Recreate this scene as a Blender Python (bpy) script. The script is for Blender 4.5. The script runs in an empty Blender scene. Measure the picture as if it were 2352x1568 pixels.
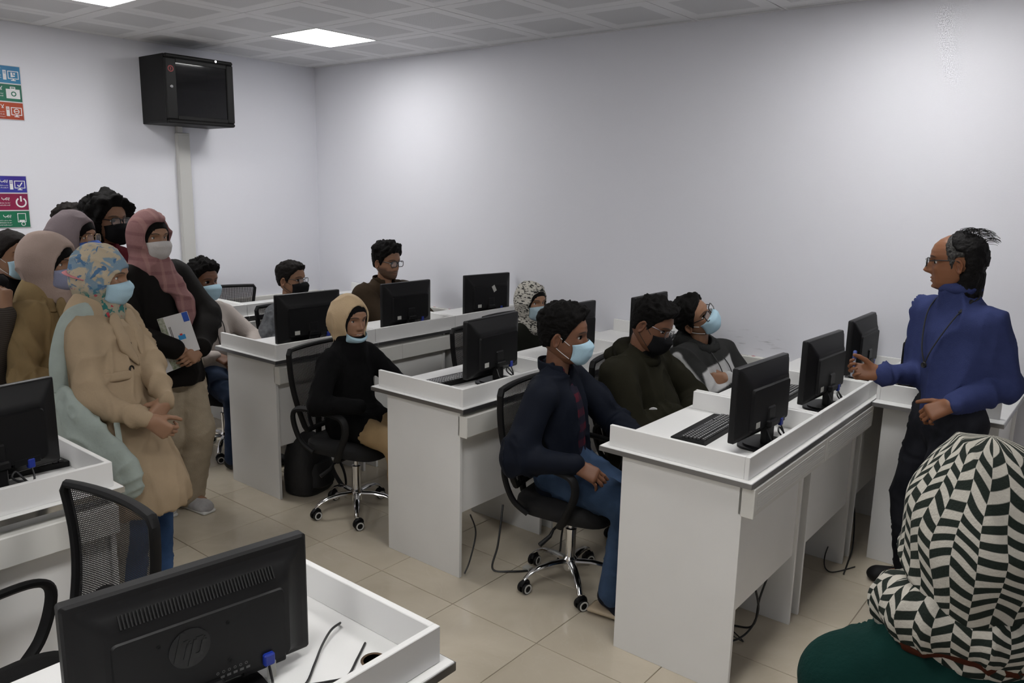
import bpy, math, random
import numpy as np
from mathutils import Matrix, Vector

# ------------------------------------------------------------------ camera, world, lights, exposure
SC = bpy.context.scene
COL = SC.collection
YAW, PITCH, ROLL, FPX = -0.678, 0.1946, 0.0206, 1807.18
CAM = Vector((6.370, -4.8526, 1.8648))
def camera():
    f = Vector((math.sin(YAW)*math.cos(PITCH), math.cos(YAW)*math.cos(PITCH), -math.sin(PITCH)))
    r = Vector((math.cos(YAW), -math.sin(YAW), 0)); u = r.cross(f)
    r2 = math.cos(ROLL)*r + math.sin(ROLL)*u; u2 = -math.sin(ROLL)*r + math.cos(ROLL)*u
    cd = bpy.data.cameras.new('camera'); cd.sensor_width = 36.0; cd.sensor_fit = 'HORIZONTAL'
    cd.lens = FPX/2352*36.0; cd.clip_start = 0.05; cd.clip_end = 60
    co = bpy.data.objects.new('camera', cd); COL.objects.link(co)
    M = Matrix((r2, u2, -f)).transposed().to_4x4(); M.translation = CAM
    co.matrix_world = M
    SC.camera = co
camera()
w = bpy.data.worlds.new('world'); SC.world = w; w.use_nodes = True
w.node_tree.nodes['Background'].inputs[0].default_value = (0.75, 0.80, 0.9, 1)
w.node_tree.nodes['Background'].inputs[1].default_value = 0.05
SC.view_settings.view_transform = 'Standard'; SC.view_settings.look = 'None'
SC.view_settings.gamma = 1; SC.view_settings.use_curve_mapping = False
SC.view_settings.exposure = 0.0
LAMP = 21.0           # emission strength of every ceiling LED panel

# room measures
H = 2.918; TC = 0.57; TX, TY = 0.5068, -0.6605
RX1, RY0 = 8.2, -7.0
TF, FX, FY = 0.4783, 2.6898, -2.4553
ZR, ZS, ZW = 0.943, 0.835, 0.858
WD = 0.579
PI = math.pi
rng = random.Random(7)

# ------------------------------------------------------------------ materials
MATS = {}
def nd(nt, t, **kw):
    n = nt.nodes.new(t)
    for k, v in kw.items(): setattr(n, k, v)
    return n
def mat(name, col, rough=0.5, metal=0.0, var=0.0, vscale=6.0, bump=0.0, bscale=60.0, spec=0.5, coat=0.0, alpha=1.0,
        trans=0.0, emit=None, attr=False, sheen=0.0, col2=None, bdetail=4, sub=0.0):
    if name in MATS: return MATS[name]
    m = bpy.data.materials.new(name); m.use_nodes = True; MATS[name] = m
    nt = m.node_tree; b = nt.nodes['Principled BSDF']
    b.inputs['Base Color'].default_value = (*col, 1); b.inputs['Roughness'].default_value = rough
    b.inputs['Metallic'].default_value = metal; b.inputs['Specular IOR Level'].default_value = spec
    b.inputs['Coat Weight'].default_value = coat; b.inputs['Alpha'].default_value = alpha
    b.inputs['Transmission Weight'].default_value = trans
    b.inputs['Sheen Weight'].default_value = sheen
    if sub: b.inputs['Subsurface Weight'].default_value = sub; b.inputs['Subsurface Radius'].default_value = (0.012, 0.005, 0.003)
    if emit: b.inputs['Emission Color'].default_value = (*emit[0], 1); b.inputs['Emission Strength'].default_value = emit[1]
    src = None
    if attr:
        a = nd(nt, 'ShaderNodeVertexColor', layer_name='Col'); src = a.outputs[0]
    if var or col2 or bump:
        tc = nd(nt, 'ShaderNodeTexCoord')
    if var or col2:
        n = nd(nt, 'ShaderNodeTexNoise'); n.inputs['Scale'].default_value = vscale; n.inputs['Detail'].default_value = 5
        nt.links.new(tc.outputs['Object'], n.inputs['Vector'])
        mx = nd(nt, 'ShaderNodeMix', data_type='RGBA')
        c2 = col2 if col2 else tuple(c*(1-var) for c in col)
        mx.inputs[6].default_value = (*col, 1); mx.inputs[7].default_value = (*c2, 1)
        rp = nd(nt, 'ShaderNodeMapRange'); rp.inputs[1].default_value = .35; rp.inputs[2].default_value = .65
        nt.links.new(n.outputs[0], rp.inputs[0]); nt.links.new(rp.outputs[0], mx.inputs[0])
        if src:
            mu = nd(nt, 'ShaderNodeMix', data_type='RGBA', blend_type='MULTIPLY'); mu.inputs[0].default_value = 1
            mx.inputs[6].default_value = (1, 1, 1, 1); mx.inputs[7].default_value = (1-var,)*3+(1,)
            nt.links.new(src, mu.inputs[6]); nt.links.new(mx.outputs[2], mu.inputs[7]); src = mu.outputs[2]
        else: src = mx.outputs[2]
    if src: nt.links.new(src, b.inputs['Base Color'])
    if bump:
        n2 = nd(nt, 'ShaderNodeTexNoise'); n2.inputs['Scale'].default_value = bscale; n2.inputs['Detail'].default_value = bdetail
        nt.links.new(tc.outputs['Object'], n2.inputs['Vector'])
        bp = nd(nt, 'ShaderNodeBump'); bp.inputs['Strength'].default_value = bump; bp.inputs['Distance'].default_value = 0.01
        nt.links.new(n2.outputs[0], bp.inputs['Height']); nt.links.new(bp.outputs[0], b.inputs['Normal'])
    return m

def floor_mat():
    m = mat('floor_tile', (.55, .49, .40), .10, spec=.5)
    nt = m.node_tree; b = nt.nodes['Principled BSDF']
    g = nd(nt, 'ShaderNodeNewGeometry'); oi = nd(nt, 'ShaderNodeObjectInfo')
    sc_ = nd(nt, 'ShaderNodeVectorMath', operation='SCALE'); sc_.inputs[0].default_value = (13, 7, 3)
    nt.links.new(oi.outputs['Random'], sc_.inputs['Scale'])
    ad = nd(nt, 'ShaderNodeVectorMath', operation='ADD'); nt.links.new(g.outputs['Position'], ad.inputs[0]); nt.links.new(sc_.outputs[0], ad.inputs[1])
    n = nd(nt, 'ShaderNodeTexNoise'); n.inputs['Scale'].default_value = 3.2; n.inputs['Detail'].default_value = 7; n.inputs['Distortion'].default_value = 1.6
    nt.links.new(ad.outputs[0], n.inputs['Vector'])
    r = nd(nt, 'ShaderNodeValToRGB'); e = r.color_ramp.elements
    e[0].position = .3; e[0].color = (.52, .46, .36, 1); e[1].position = .7; e[1].color = (.58, .52, .415, 1)
    nt.links.new(n.outputs[0], r.inputs[0])
    n2 = nd(nt, 'ShaderNodeTexNoise'); n2.inputs['Scale'].default_value = 2.1; n2.inputs['Detail'].default_value = 9; n2.inputs['Distortion'].default_value = 3.0
    nt.links.new(ad.outputs[0], n2.inputs['Vector'])
    v = nd(nt, 'ShaderNodeValToRGB'); e = v.color_ramp.elements
    e[0].position = .485; e[0].color = (0, 0, 0, 1); e[1].position = .5; e[1].color = (1, 1, 1, 1)
    e2 = v.color_ramp.elements.new(.515); e2.color = (0, 0, 0, 1)
    nt.links.new(n2.outputs[0], v.inputs[0])
    mf = nd(nt, 'ShaderNodeMath', operation='MULTIPLY'); mf.inputs[1].default_value = .22; nt.links.new(v.outputs[0], mf.inputs[0])
    mx = nd(nt, 'ShaderNodeMix', data_type='RGBA'); mx.inputs[7].default_value = (.60, .55, .46, 1)
    nt.links.new(mf.outputs[0], mx.inputs[0]); nt.links.new(r.outputs[0], mx.inputs[6])
    nt.links.new(mx.outputs[2], b.inputs['Base Color'])
    return m

def wall_mat(name, smudge=False):
    m = mat(name, (.74, .748, .80), .55, bump=.05, bscale=140)
    if smudge:      # dark rub marks left on the paint behind the seats
        nt = m.node_tree; b = nt.nodes['Principled BSDF']
        g = nd(nt, 'ShaderNodeNewGeometry')
        mp = nd(nt, 'ShaderNodeMapping'); mp.inputs['Scale'].default_value = (9, 1, 60); mp.inputs['Rotation'].default_value = (0, .25, 0)
        nt.links.new(g.outputs['Position'], mp.inputs[0])
        n = nd(nt, 'ShaderNodeTexNoise'); n.inputs['Scale'].default_value = 1; n.inputs['Detail'].default_value = 3
        nt.links.new(mp.outputs[0], n.inputs['Vector'])
        th = nd(nt, 'ShaderNodeMapRange'); th.inputs[1].default_value = .58; th.inputs[2].default_value = .70
        nt.links.new(n.outputs[0], th.inputs[0])
        d = nd(nt, 'ShaderNodeVectorMath', operation='SUBTRACT'); d.inputs[1].default_value = (4.46, 0, .925); nt.links.new(g.outputs['Position'], d.inputs[0])
        dm = nd(nt, 'ShaderNodeVectorMath', operation='MULTIPLY'); dm.inputs[1].default_value = (4.0, 1, 12); nt.links.new(d.outputs[0], dm.inputs[0])
        ln = nd(nt, 'ShaderNodeVectorMath', operation='LENGTH'); nt.links.new(dm.outputs[0], ln.inputs[0])
        fa = nd(nt, 'ShaderNodeMapRange'); fa.inputs[1].default_value = .4; fa.inputs[2].default_value = 1; fa.inputs[3].default_value = .45; fa.inputs[4].default_value = 0
        nt.links.new(ln.outputs['Value'], fa.inputs[0])
        mu = nd(nt, 'ShaderNodeMath', operation='MULTIPLY'); nt.links.new(th.outputs[0], mu.inputs[0]); nt.links.new(fa.outputs[0], mu.inputs[1])
        mx = nd(nt, 'ShaderNodeMix', data_type='RGBA'); mx.inputs[6].default_value = (.74, .748, .80, 1); mx.inputs[7].default_value = (.2, .2, .21, 1)
        nt.links.new(mu.outputs[0], mx.inputs[0]); nt.links.new(mx.outputs[2], b.inputs['Base Color'])
    return m

# ------------------------------------------------------------------ mesh helpers
def rotz(a): return Matrix.Rotation(a, 3, 'Z')
class MB:
    def __init__(s): s.v = []; s.f = []; s.m = []
    def add(s, vs, fs, mi=0):
        o = len(s.v); s.v += [tuple(p) for p in vs]; s.f += [tuple(i+o for i in f) for f in fs]; s.m += [mi]*len(fs); return s
    def box(s, x0, x1, y0, y1, z0, z1, b=0.0, mi=0, M=None):
        c = ((x0+x1)/2, (y0+y1)/2, (z0+z1)/2); h = (abs(x1-x0)/2, abs(y1-y0)/2, abs(z1-z0)/2)
        vs = []; fs = []
        if b <= 0:
            for sx in (-1, 1):
                for sy in (-1, 1):
                    for sz in (-1, 1): vs.append((c[0]+sx*h[0], c[1]+sy*h[1], c[2]+sz*h[2]))
            fs = [(0, 1, 3, 2), (4, 6, 7, 5), (0, 4, 5, 1), (2, 3, 7, 6), (0, 2, 6, 4), (1, 5, 7, 3)]
        else:
            b = min(b, min(h)*.95); idx = {}
            for sx in (-1, 1):
                for sy in (-1, 1):
                    for sz in (-1, 1):
                        sg = (sx, sy, sz)
                        for ax in range(3):
                            p = [c[i]+sg[i]*(h[i]-(0 if i == ax else b)) for i in range(3)]
                            idx[(sg, ax)] = len(vs); vs.append(tuple(p))
            def q(a):
                fs.append(tuple(a))
            for ax in range(3):
                o1, o2 = [(1, 2), (2, 0), (0, 1)][ax]
                for sg in (-1, 1):
                    loop = []
                    for a, d in ((-1, -1), (1, -1), (1, 1), (-1, 1)):
                        t = [0, 0, 0]; t[ax] = sg; t[o1] = a; t[o2] = d; loop.append(idx[(tuple(t), ax)])
                    q(loop if sg > 0 else loop[::-1])
            for ax in range(3):      # edges along ax
                o1, o2 = [(1, 2), (2, 0), (0, 1)][ax]
                for a in (-1, 1):
                    for d in (-1, 1):
                        t0 = [0]*3; t1 = [0]*3; t0[ax] = -1; t1[ax] = 1; t0[o1] = t1[o1] = a; t0[o2] = t1[o2] = d
                        t0 = tuple(t0); t1 = tuple(t1)
                        l = [idx[(t0, o1)], idx[(t1, o1)], idx[(t1, o2)], idx[(t0, o2)]]
                        q(l if a*d < 0 else l[::-1])
            for sx in (-1, 1):
                for sy in (-1, 1):
                    for sz in (-1, 1):
                        l = [idx[((sx, sy, sz), a)] for a in range(3)]
                        q(l if sx*sy*sz > 0 else l[::-1])
        if M is not None: vs = [tuple(M @ Vector(p)) for p in vs]
        return s.add(vs, fs, mi)
    def tube(s, pts, r, n=8, closed=False, mi=0, cap=True, flat=None):
        P = [Vector(p) for p in pts]; k = len(P); R = r if hasattr(r, '__len__') else [r]*k
        vs = []; up = Vector((0, 0, 1)); prev = None
        for i in range(k):
            if closed: t = P[(i+1) % k]-P[i-1]
            else: t = P[min(i+1, k-1)]-P[max(i-1, 0)]
            t.normalize()
            if prev is None:
                a = up if abs(t.z) < .9 else Vector((1, 0, 0)); x = t.cross(a).normalized()
            else:
                x = (prev-t*prev.dot(t)).normalized()
            y = t.cross(x); prev = x
            for j in range(n):
                a = 2*PI*j/n; fx = R[i]; fy = R[i]*(flat or 1)
                vs.append(P[i]+x*math.cos(a)*fx+y*math.sin(a)*fy)
        fs = []
        for i in range(k if closed else k-1):
            for j in range(n):
                a = i*n+j; b2 = i*n+(j+1) % n; c = ((i+1) % k)*n+(j+1) % n; d = ((i+1) % k)*n+j
                fs.append((a, b2, c, d))
        if cap and not closed: fs += [tuple(range(n))[::-1], tuple((k-1)*n+j for j in range(n))]
        return s.add(vs, fs, mi)
    def lathe(s, prof, n=20, mi=0, M=None, cap=True):
        if not cap: prof = list(prof)+[prof[0]]
        vs = []; fs = []; k = len(prof)
        for r, z in prof:
            for j in range(n): a = 2*PI*j/n; vs.append((r*math.cos(a), r*math.sin(a), z))
        for i in range(k-1):
            for j in range(n): fs.append((i*n+j, i*n+(j+1) % n, (i+1)*n+(j+1) % n, (i+1)*n+j))
        if cap: fs += [tuple(range(n))[::-1], tuple((k-1)*n+j for j in range(n))]
        if M is not None: vs = [tuple(M @ Vector(p)) for p in vs]
        return s.add(vs, fs, mi)
    def prism(s, pts, z0, z1, mi=0, M=None):
        n = len(pts); vs = [(x, y, z0) for x, y in pts]+[(x, y, z1) for x, y in pts]
        fs = [tuple(range(n))[::-1], tuple(range(n, 2*n))]+[(i, (i+1) % n, n+(i+1) % n, n+i) for i in range(n)]
        if M is not None: vs = [tuple(M @ Vector(p)) for p in vs]
        return s.add(vs, fs, mi)
    def loft(s, rings, mi=0, cap=True):
        n = len(rings[0]); vs = [p for r in rings for p in r]; fs = []
        for i in range(len(rings)-1):
            for j in range(n): fs.append((i*n+j, i*n+(j+1) % n, (i+1)*n+(j+1) % n, (i+1)*n+j))
        if cap: fs += [tuple(range(n))[::-1], tuple((len(rings)-1)*n+j for j in range(n))]
        return s.add(vs, fs, mi)
    def mesh(s, name, mats, smooth=False):
        me = bpy.data.meshes.new(name); me.from_pydata(s.v, [], s.f)
        for m in (mats if isinstance(mats, (list, tuple)) else [mats]): me.materials.append(m)
        if any(s.m): me.polygons.foreach_set('material_index', s.m)
        if smooth:
            me.polygons.foreach_set('use_smooth', [True]*len(s.f))
            try: me.set_sharp_from_angle(angle=math.radians(38))
            except Exception: pass
        me.update(); return me
    def build(s, name, mats, parent=None, smooth=False, loc=None):
        return link(name, s.mesh(name, mats, smooth), parent, loc)
def link(name, me, parent=None, loc=None):
    o = bpy.data.objects.new(name, me); COL.objects.link(o)
    if parent is not None: o.parent = parent
    if loc is not None: o.location = loc
    return o
def tag(o, label=None, cat=None, group=None, kind=None):
    if label: o['label'] = label
    if cat: o['category'] = cat
    if group: o['group'] = group
    if kind: o['kind'] = kind
    return o
def thing(name, label, cat, loc=(0, 0, 0), rz=0.0, group=None):
    o = bpy.data.objects.new(name, None); COL.objects.link(o); o.empty_display_size = .1
    o.location = loc; o.rotation_euler = (0, 0, rz); return tag(o, label, cat, group)
def kids(o): return [c for c in COL.objects if c.parent == o]
def copy_tree(o, parent=None):
    c = o.copy(); COL.objects.link(c); c.parent = parent
    for ch in list(o.children): copy_tree(ch, c)
    return c
def dup(o, loc, rz, label, group=None):
    c = copy_tree(o); c.location = loc; c.rotation_euler = (0, 0, rz); c['label'] = label
    if group: c['group'] = group
    return c
def smooth_path(pts, n=8):
    P = [Vector(p) for p in pts]; out = []
    for i in range(len(P)-1):
        p0 = P[max(i-1, 0)]; p1 = P[i]; p2 = P[i+1]; p3 = P[min(i+2, len(P)-1)]
        for k in range(n):
            t = k/n
            out.append(.5*((2*p1)+(p2-p0)*t+(2*p0-5*p1+4*p2-p3)*t*t+(3*p1-p0-3*p2+p3)*t**3))
    out.append(P[-1]); return out
def rrect(w, h, r, n=5):
    pts = []
    for cx, cy, a0 in ((w/2-r, h/2-r, 0), (-w/2+r, h/2-r, PI/2), (-w/2+r, -h/2+r, PI), (w/2-r, -h/2+r, 1.5*PI)):
        for k in range(n+1): a = a0+PI/2*k/n; pts.append((cx+r*math.cos(a), cy+r*math.sin(a)))
    return pts

# shared materials
M_WHITE = mat('white_laminate', (.78, .78, .77), .38, var=.04, vscale=3, bump=.015, bscale=200)
M_EDGE = mat('steel_edge_strip', (.33, .33, .34), .28, .9)
M_TRUNK = mat('ivory_plastic', (.70, .695, .66), .4)
M_BLACKP = mat('black_plastic', (.005, .005, .0055), .42, spec=.25, bump=.02, bscale=400)
M_BLACKM = mat('matte_black_plastic', (.006, .006, .0065), .6, spec=.25, bump=.03, bscale=500)
M_SEAT = mat('black_fabric', (.004, .004, .0045), .9, bump=.2, bscale=300)
M_CHROME = mat('chrome', (.75, .75, .76), .12, 1.0)
M_WRING = mat('white_caster_ring', (.6, .6, .58), .4)
M_CABLE = mat('black_cable', (.01, .01, .011), .45)
M_SCREEN = mat('dark_screen', (.02, .02, .022), .22, spec=.6)
M_BLUE = mat('blue_connector', (.01, .03, .28), .4)
M_PAPER = mat('pale_sticker', (.45, .45, .42), .6)
M_PRINT = mat('white_print', (.75, .75, .76), .6)

# ------------------------------------------------------------------ the room
def struct(name, mb, m, parent=None):
    o = mb.build(name, m, parent); o['kind'] = 'structure'; return o
M_GROUT = mat('grout', (.30, .25, .19), .8)
M_FT = floor_mat()
M_WALLR = wall_mat('wall_paint_right', True); M_WALL = wall_mat('wall_paint')
fl = struct('floor', MB().box(0, RX1, RY0, 0, -.06, -.0035), M_GROUT)
tile_full = {}
def floor_tile(x0, x1, y0, y1):
    key = (round(x1-x0, 4), round(y1-y0, 4))
    if key not in tile_full:
        hx, hy = key[0]/2, key[1]/2
        tile_full[key] = MB().box(-hx, hx, -hy, hy, -.012, 0, .0012).mesh('tile', M_FT)
    link('tile', tile_full[key], fl, ((x0+x1)/2, (y0+y1)/2, 0))
gx = [FX+TF*i for i in range(-6, 13)]; gy = [FY+TF*j for j in range(-9, 6)]
gx = [0]+[x for x in gx if .02 < x < RX1-.02]+[RX1]; gy = [RY0]+[y for y in gy if RY0+.02 < y < -.02]+[0]
for i in range(len(gx)-1):
    for j in range(len(gy)-1):
        floor_tile(gx[i]+.0018, gx[i+1]-.0018, gy[j]+.0018, gy[j+1]-.0018)
struct('wall_right', MB().box(-.12, RX1+.12, 0, .12, -.06, H+.12), M_WALLR)
struct('wall_left', MB().box(-.12, 0, RY0, 0, -.06, H+.12), M_WALL)
struct('wall_front', MB().box(RX1, RX1+.12, RY0, 0, -.06, H+.12), M_WALL)
struct('wall_back', MB().box(-.12, RX1+.12, RY0-.12, RY0, -.06, H+.12), M_WALL)

# ceiling: metal lay-in panels with a perforated field, on a grid of thin seams
M_CB = mat('ceiling_backing', (.10, .10, .105), .8)
M_CP = mat('ceiling_panel_metal', (.70, .70, .71), .5)
def perf_mat():
    m = mat('ceiling_perforated_field', (.50, .50, .51), .5)
    nt = m.node_tree; b = nt.nodes['Principled BSDF']; tc = nd(nt, 'ShaderNodeTexCoord')
    v = nd(nt, 'ShaderNodeTexVoronoi'); v.inputs['Scale'].default_value = 130; v.inputs['Randomness'].default_value = 0
    nt.links.new(tc.outputs['Object'], v.inputs['Vector'])
    r = nd(nt, 'ShaderNodeMapRange'); r.inputs[1].default_value = .22; r.inputs[2].default_value = .3
    nt.links.new(v.outputs['Distance'], r.inputs[0])
    mx = nd(nt, 'ShaderNodeMix', data_type='RGBA'); mx.inputs[6].default_value = (.16, .16, .16, 1); mx.inputs[7].default_value = (.58, .58, .59, 1)
    nt.links.new(r.outputs[0], mx.inputs[0]); nt.links.new(mx.outputs[2], b.inputs['Base Color']); return m
M_CF = perf_mat()
ce = struct('ceiling', MB().box(-.12, RX1+.12, RY0-.12, .12, H+.012, H+.1), M_CB)
cx_ = [0]+[TX+TC*i for i in range(0, 14) if TX+TC*i < RX1-.05]+[RX1]
cy_ = sorted([0, TY+TC]+[TY-TC*j for j in range(0, 12) if TY-TC*j > RY0+.05]+[RY0])
cache = {}
LIGHTS = []
def ceil_panel(x0, x1, y0, y1):
    key = (round(x1-x0, 4), round(y1-y0, 4))
    if key not in cache:
        hx, hy = key[0]/2-.003, key[1]/2-.003; bd = min(.085, hx*.4, hy*.4)
        mb = MB()
        rings = []
        for ix, z in ((0, .012), (0, .001), (.002, 0), (bd, 0), (bd+.003, .0015)):
            rings.append([(-hx+ix, -hy+ix, z), (-hx+ix, hy-ix, z), (hx-ix, hy-ix, z), (hx-ix, -hy+ix, z)])
        mb.loft(rings, cap=False); n = len(mb.v); mb.add([], [], 0)
        mb.f.append((n-4, n-3, n-2, n-1)); mb.m.append(1)
        mb.f.append((3, 2, 1, 0)); mb.m.append(0)
        cache[key] = mb.mesh('ceiling_tile', [M_CP, M_CF])
    link('ceiling_tile', cache[key], ce, ((x0+x1)/2, (y0+y1)/2, H))
M_LF = mat('light_frame_white', (.75, .75, .75), .4)
M_LD = mat('led_diffuser', (.9, .9, .9), .5, emit=((1.0, 0.985, 0.97), LAMP))
def is_light(x0, y1):
    i = round((x0-TX)/TC); j = round((y1-TY)/TC)
    return abs(x0-(TX+TC*i)) < .01 and i % 7 == 1 and j % 3 == 0 and abs(y1-(TY+TC*j)) < .01 and y1 < -.3
for i in range(len(cx_)-1):
    for j in range(len(cy_)-1):
        x0, x1, y0, y1 = cx_[i], cx_[i+1], cy_[j], cy_[j+1]
        if x1-x0 < .03 or y1-y0 < .03: continue
        if is_light(x0, y1) and x1-x0 > TC-.01 and y1-y0 > TC-.01: LIGHTS.append(((x0+x1)/2, (y0+y1)/2))
        else: ceil_panel(x0, x1, y0, y1)
LNAMES = {}
def led(k, x, y):
    lab = 'square LED ceiling panel, lit white, %s' % (
        'near the corner of the two white walls' if k == 0 else 'cut by the top left edge of the picture' if k == 1 else 'one of those outside the frame')
    t = thing('ceiling_light', lab, 'ceiling light', (x, y, H), 0, 'LED ceiling panels')
    h = TC/2-.003
    mb = MB()
    rings = []
    for ix, z in ((0, .012), (0, .0), (.001, -.002), (.012, -.002), (.013, .001)):
        rings.append([(-h+ix, -h+ix, z), (-h+ix, h-ix, z), (h-ix, h-ix, z), (h-ix, -h+ix, z)])
    mb.loft(rings, cap=False); mb.build('frame', M_LF, t)
    mb = MB(); d = h-.013
    mb.box(-d, d, -d, d, .001, .010).build('diffuser', M_LD, t)
LIGHTS.sort(key=lambda p: (p[0]-1.36)**2+(p[1]+.94)**2)
for k, (x, y) in enumerate(LIGHTS): led(k, x, y)

# ------------------------------------------------------------------ desks
ML = 0.752          # module length along the row
def make_desk(oh, length=ML):
    """local frame: back (rim) face at x=0, user side at -x, near end at y=0, far end at y=length"""
    t = thing('computer_desk', 'x', 'desk')
    L = length-.004
    wt = MB().box(-WD-.03, .022, -oh, L+.0, ZS, ZW, .002).build('worktop', M_WHITE, t)
    if oh: MB().box(-WD-.031, .0235, -oh-.0025, -oh+.0005, ZS+.001, ZW-.003).build('edge_strip', M_EDGE, wt)
    MB().box(.0215, .0245, -oh, L, ZS+.001, ZW-.003).build('edge_strip', M_EDGE, wt)
    MB().box(-WD-.033, -WD-.0295, -oh, L, ZS+.001, ZW-.003).build('edge_strip', M_EDGE, wt)
    MB().box(-.017, 0, 0, L, ZW, ZR, .0015).build('back_rim', M_WHITE, t)
    MB().box(-WD, -.0175, 0, .017, ZW, ZR, .0015).build('side_rim', M_WHITE, t)
    MB().box(-WD, -.0175, L-.017, L, ZW, ZR-.002, .0015).build('side_rim', M_WHITE, t)
    MB().box(-.515, -.015, 0, .018, 0, ZS, .001).build('end_panel', M_WHITE, t)
    MB().box(-.515, -.015, L-.105, L-.087, 0, ZS, .001).build('end_panel', M_WHITE, t)
    MB().box(-.045, -.028, .0185, L-.1055, .325, ZS-.001, .001).build('modesty_panel', M_WHITE, t)
    return t
GD = 'white computer desks in rows'
dk = make_desk(.022); dk2 = make_desk(0)
ROWX = {'A': 1.085, 'B': 2.545, 'C': 4.0, 'D': 5.372}
Y0 = -2.262
rowname = {'A': 'row by the left wall', 'B': 'second row', 'C': 'third row', 'D': 'row nearest the lecturer'}
who = {('A', 0): 'white computer desk in the row by the rack wall, behind the white hoodie student',
       ('A', 1): 'white computer desk in the row by the rack wall, middle one',
       ('A', 2): 'white computer desk in the row by the rack wall, in the room corner',
       ('B', 0): 'white computer desk whose end panel stands left of the woman in black',
       ('B', 1): 'white computer desk in front of the man in the brown jacket',
       ('B', 2): 'white computer desk with the monitor bearing a torn pale sticker',
       ('C', 0): 'white computer desk with end panel right of the woman in black',
       ('C', 1): 'white computer desk in front of the woman in the zebra print scarf',
       ('C', 2): 'white computer desk at the wall behind the olive jacket man',
       ('D', 0): 'white computer desk nearest the viewer, in front of the navy jacket man',
       ('D', 1): 'white computer desk in front of the olive jacket man, middle of its row',
       ('D', 2): 'white computer desk at the wall behind the lecturer\'s marker hand'}
for r in 'ABCD':
    for k in range(3):
        loc = (ROWX[r], Y0+ML*k, 0)
        src = dk if k == 0 else dk2
        if (r, k) in (('A', 0), ('A', 1)): src.location = loc; src['label'] = who[(r, k)]; src['group'] = GD
        else: dup(src, loc, 0, who[(r, k)], GD)
# near side of the aisle: the rows run from the aisle towards the camera's left
NX = {'B': 3.79, 'C': 5.302}; YN = -3.75
dn = thing('computer_desk', 'white computer desk in the left foreground beside the green shoulder bag', 'desk', (NX['B'], YN, 0), 0, GD)
L = ML-.004
wt = MB().box(-WD-.03, .022, -L, .022, ZS, ZW, .002).build('worktop', M_WHITE, dn)
M_CHS = mat('bright_edge_strip', (.55, .55, .54), .18, .95)
MB().box(-WD-.031, .0235, .0215, .0245, ZS+.001, ZW-.003).build('edge_strip', M_CHS, wt)
MB().box(.0215, .0245, -L, .022, ZS+.001, ZW-.003).build('edge_strip', M_CHS, wt)
MB().box(-WD-.033, -WD-.0295, -L, .022, ZS+.001, ZW-.003).build('edge_strip', M_CHS, wt)
MB().box(-.017, 0, -L, 0, ZW, ZR, .0015).build('back_rim', M_WHITE, dn)
MB().box(-WD, -.0175, -.017, 0, ZW, ZR, .0015).build('side_rim', M_WHITE, dn)
MB().box(-WD, -.0175, -L, -L+.017, ZW, ZR, .0015).build('side_rim', M_WHITE, dn)
MB().box(-.515, -.015, -.018, 0, 0, ZS, .001).build('end_panel', M_WHITE, dn)
MB().box(-.515, -.015, -L+.087, -L+.105, 0, ZS, .001).build('end_panel', M_WHITE, dn)
MB().box(-.045, -.028, -L+.1055, -.0185, .325, ZS-.001, .001).build('modesty_panel', M_WHITE, dn)
dup(dn, (NX['C'], YN, 0), 0, 'white computer desk in the foreground under the big black monitor', GD)
dup(dn, (NX['B'], YN-ML-.024, 0), 0, 'white computer desk cut off by the left edge, behind the foreground chair', GD)
dup(dn, (NX['C'], YN-ML-.024, 0), 0, 'white computer desk cut off by the bottom left corner', GD)
# desk behind the lecturer, back to back with the last row
t = thing('computer_desk', 'white computer desk against the wall behind the lecturer', 'desk', (5.40, -.735, 0), 0, GD)
LE = .728
wt = MB().box(0, .56, -.065, LE, ZS, ZW, .002).build('worktop', M_WHITE, t)
MB().box(0, .562, -.0675, -.0645, ZS+.001, ZW-.003).build('edge_strip', M_EDGE, wt)
MB().box(.559, .563, -.065, LE, ZS+.001, ZW-.003).build('edge_strip', M_EDGE, wt)
MB().box(0, .017, 0, LE, ZW, ZR, .0015).build('back_rim', M_WHITE, t)
MB().box(.0175, .535, 0, .017, ZW, ZR, .0015).build('side_rim', M_WHITE, t)
MB().box(.0175, .535, LE-.017, LE, ZW, ZR, .0015).build('side_rim', M_WHITE, t)
MB().box(.03, .535, .04, .058, 0, ZS, .001).build('end_panel', M_WHITE, t)
MB().box(.03, .535, LE-.06, LE-.042, 0, ZS, .001).build('end_panel', M_WHITE, t)
MB().box(.5, .518, .0585, LE-.0605, .3, ZS-.001, .001).build('modesty_panel', M_WHITE, t)

# ------------------------------------------------------------------ cable trunking
GT = 'cable trunking'
def row_trunk(x, y0, y1, seams, ribbed, label, zt=.815, zb=.715):
    t = thing('cable_trunking', label, 'cable trunking', (x, y0, 0), 0, GT)
    d = .045
    MB().box(-.028, -.018, 0, y1-y0, zb+.004, zt-.004).build('base_channel', M_TRUNK, t)
    ys = [0]+[s-y0 for s in seams]+[y1-y0]
    for a, b in zip(ys[:-1], ys[1:]):
        mb = MB().box(-.018, -.018+d, a+.001, b-.001, zb, zt, .004)
        if ribbed:
            for k in range(7): z = zb+.018+k*.0105; mb.box(-.019+d, -.0165+d, a+.03, b-.03, z, z+.005, .001)
        mb.build('cover', M_TRUNK, t)
    MB().box(-.019, -.0175+d+.002, -.004, .001, zb-.002, zt+.002, .002).build('end_cap', M_TRUNK, t)
    return t
row_trunk(ROWX['A'], Y0, -.02, [-1.4], False, 'ivory cable trunking along the back of the row by the rack wall')
row_trunk(ROWX['B'], Y0, -.02, [-1.3, -.7], False, 'ivory cable trunking behind the woman in black, along her back')
row_trunk(ROWX['C'], Y0, -.02, [-1.2], False, 'ivory cable trunking along the desk row behind the navy jacket man')
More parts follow.
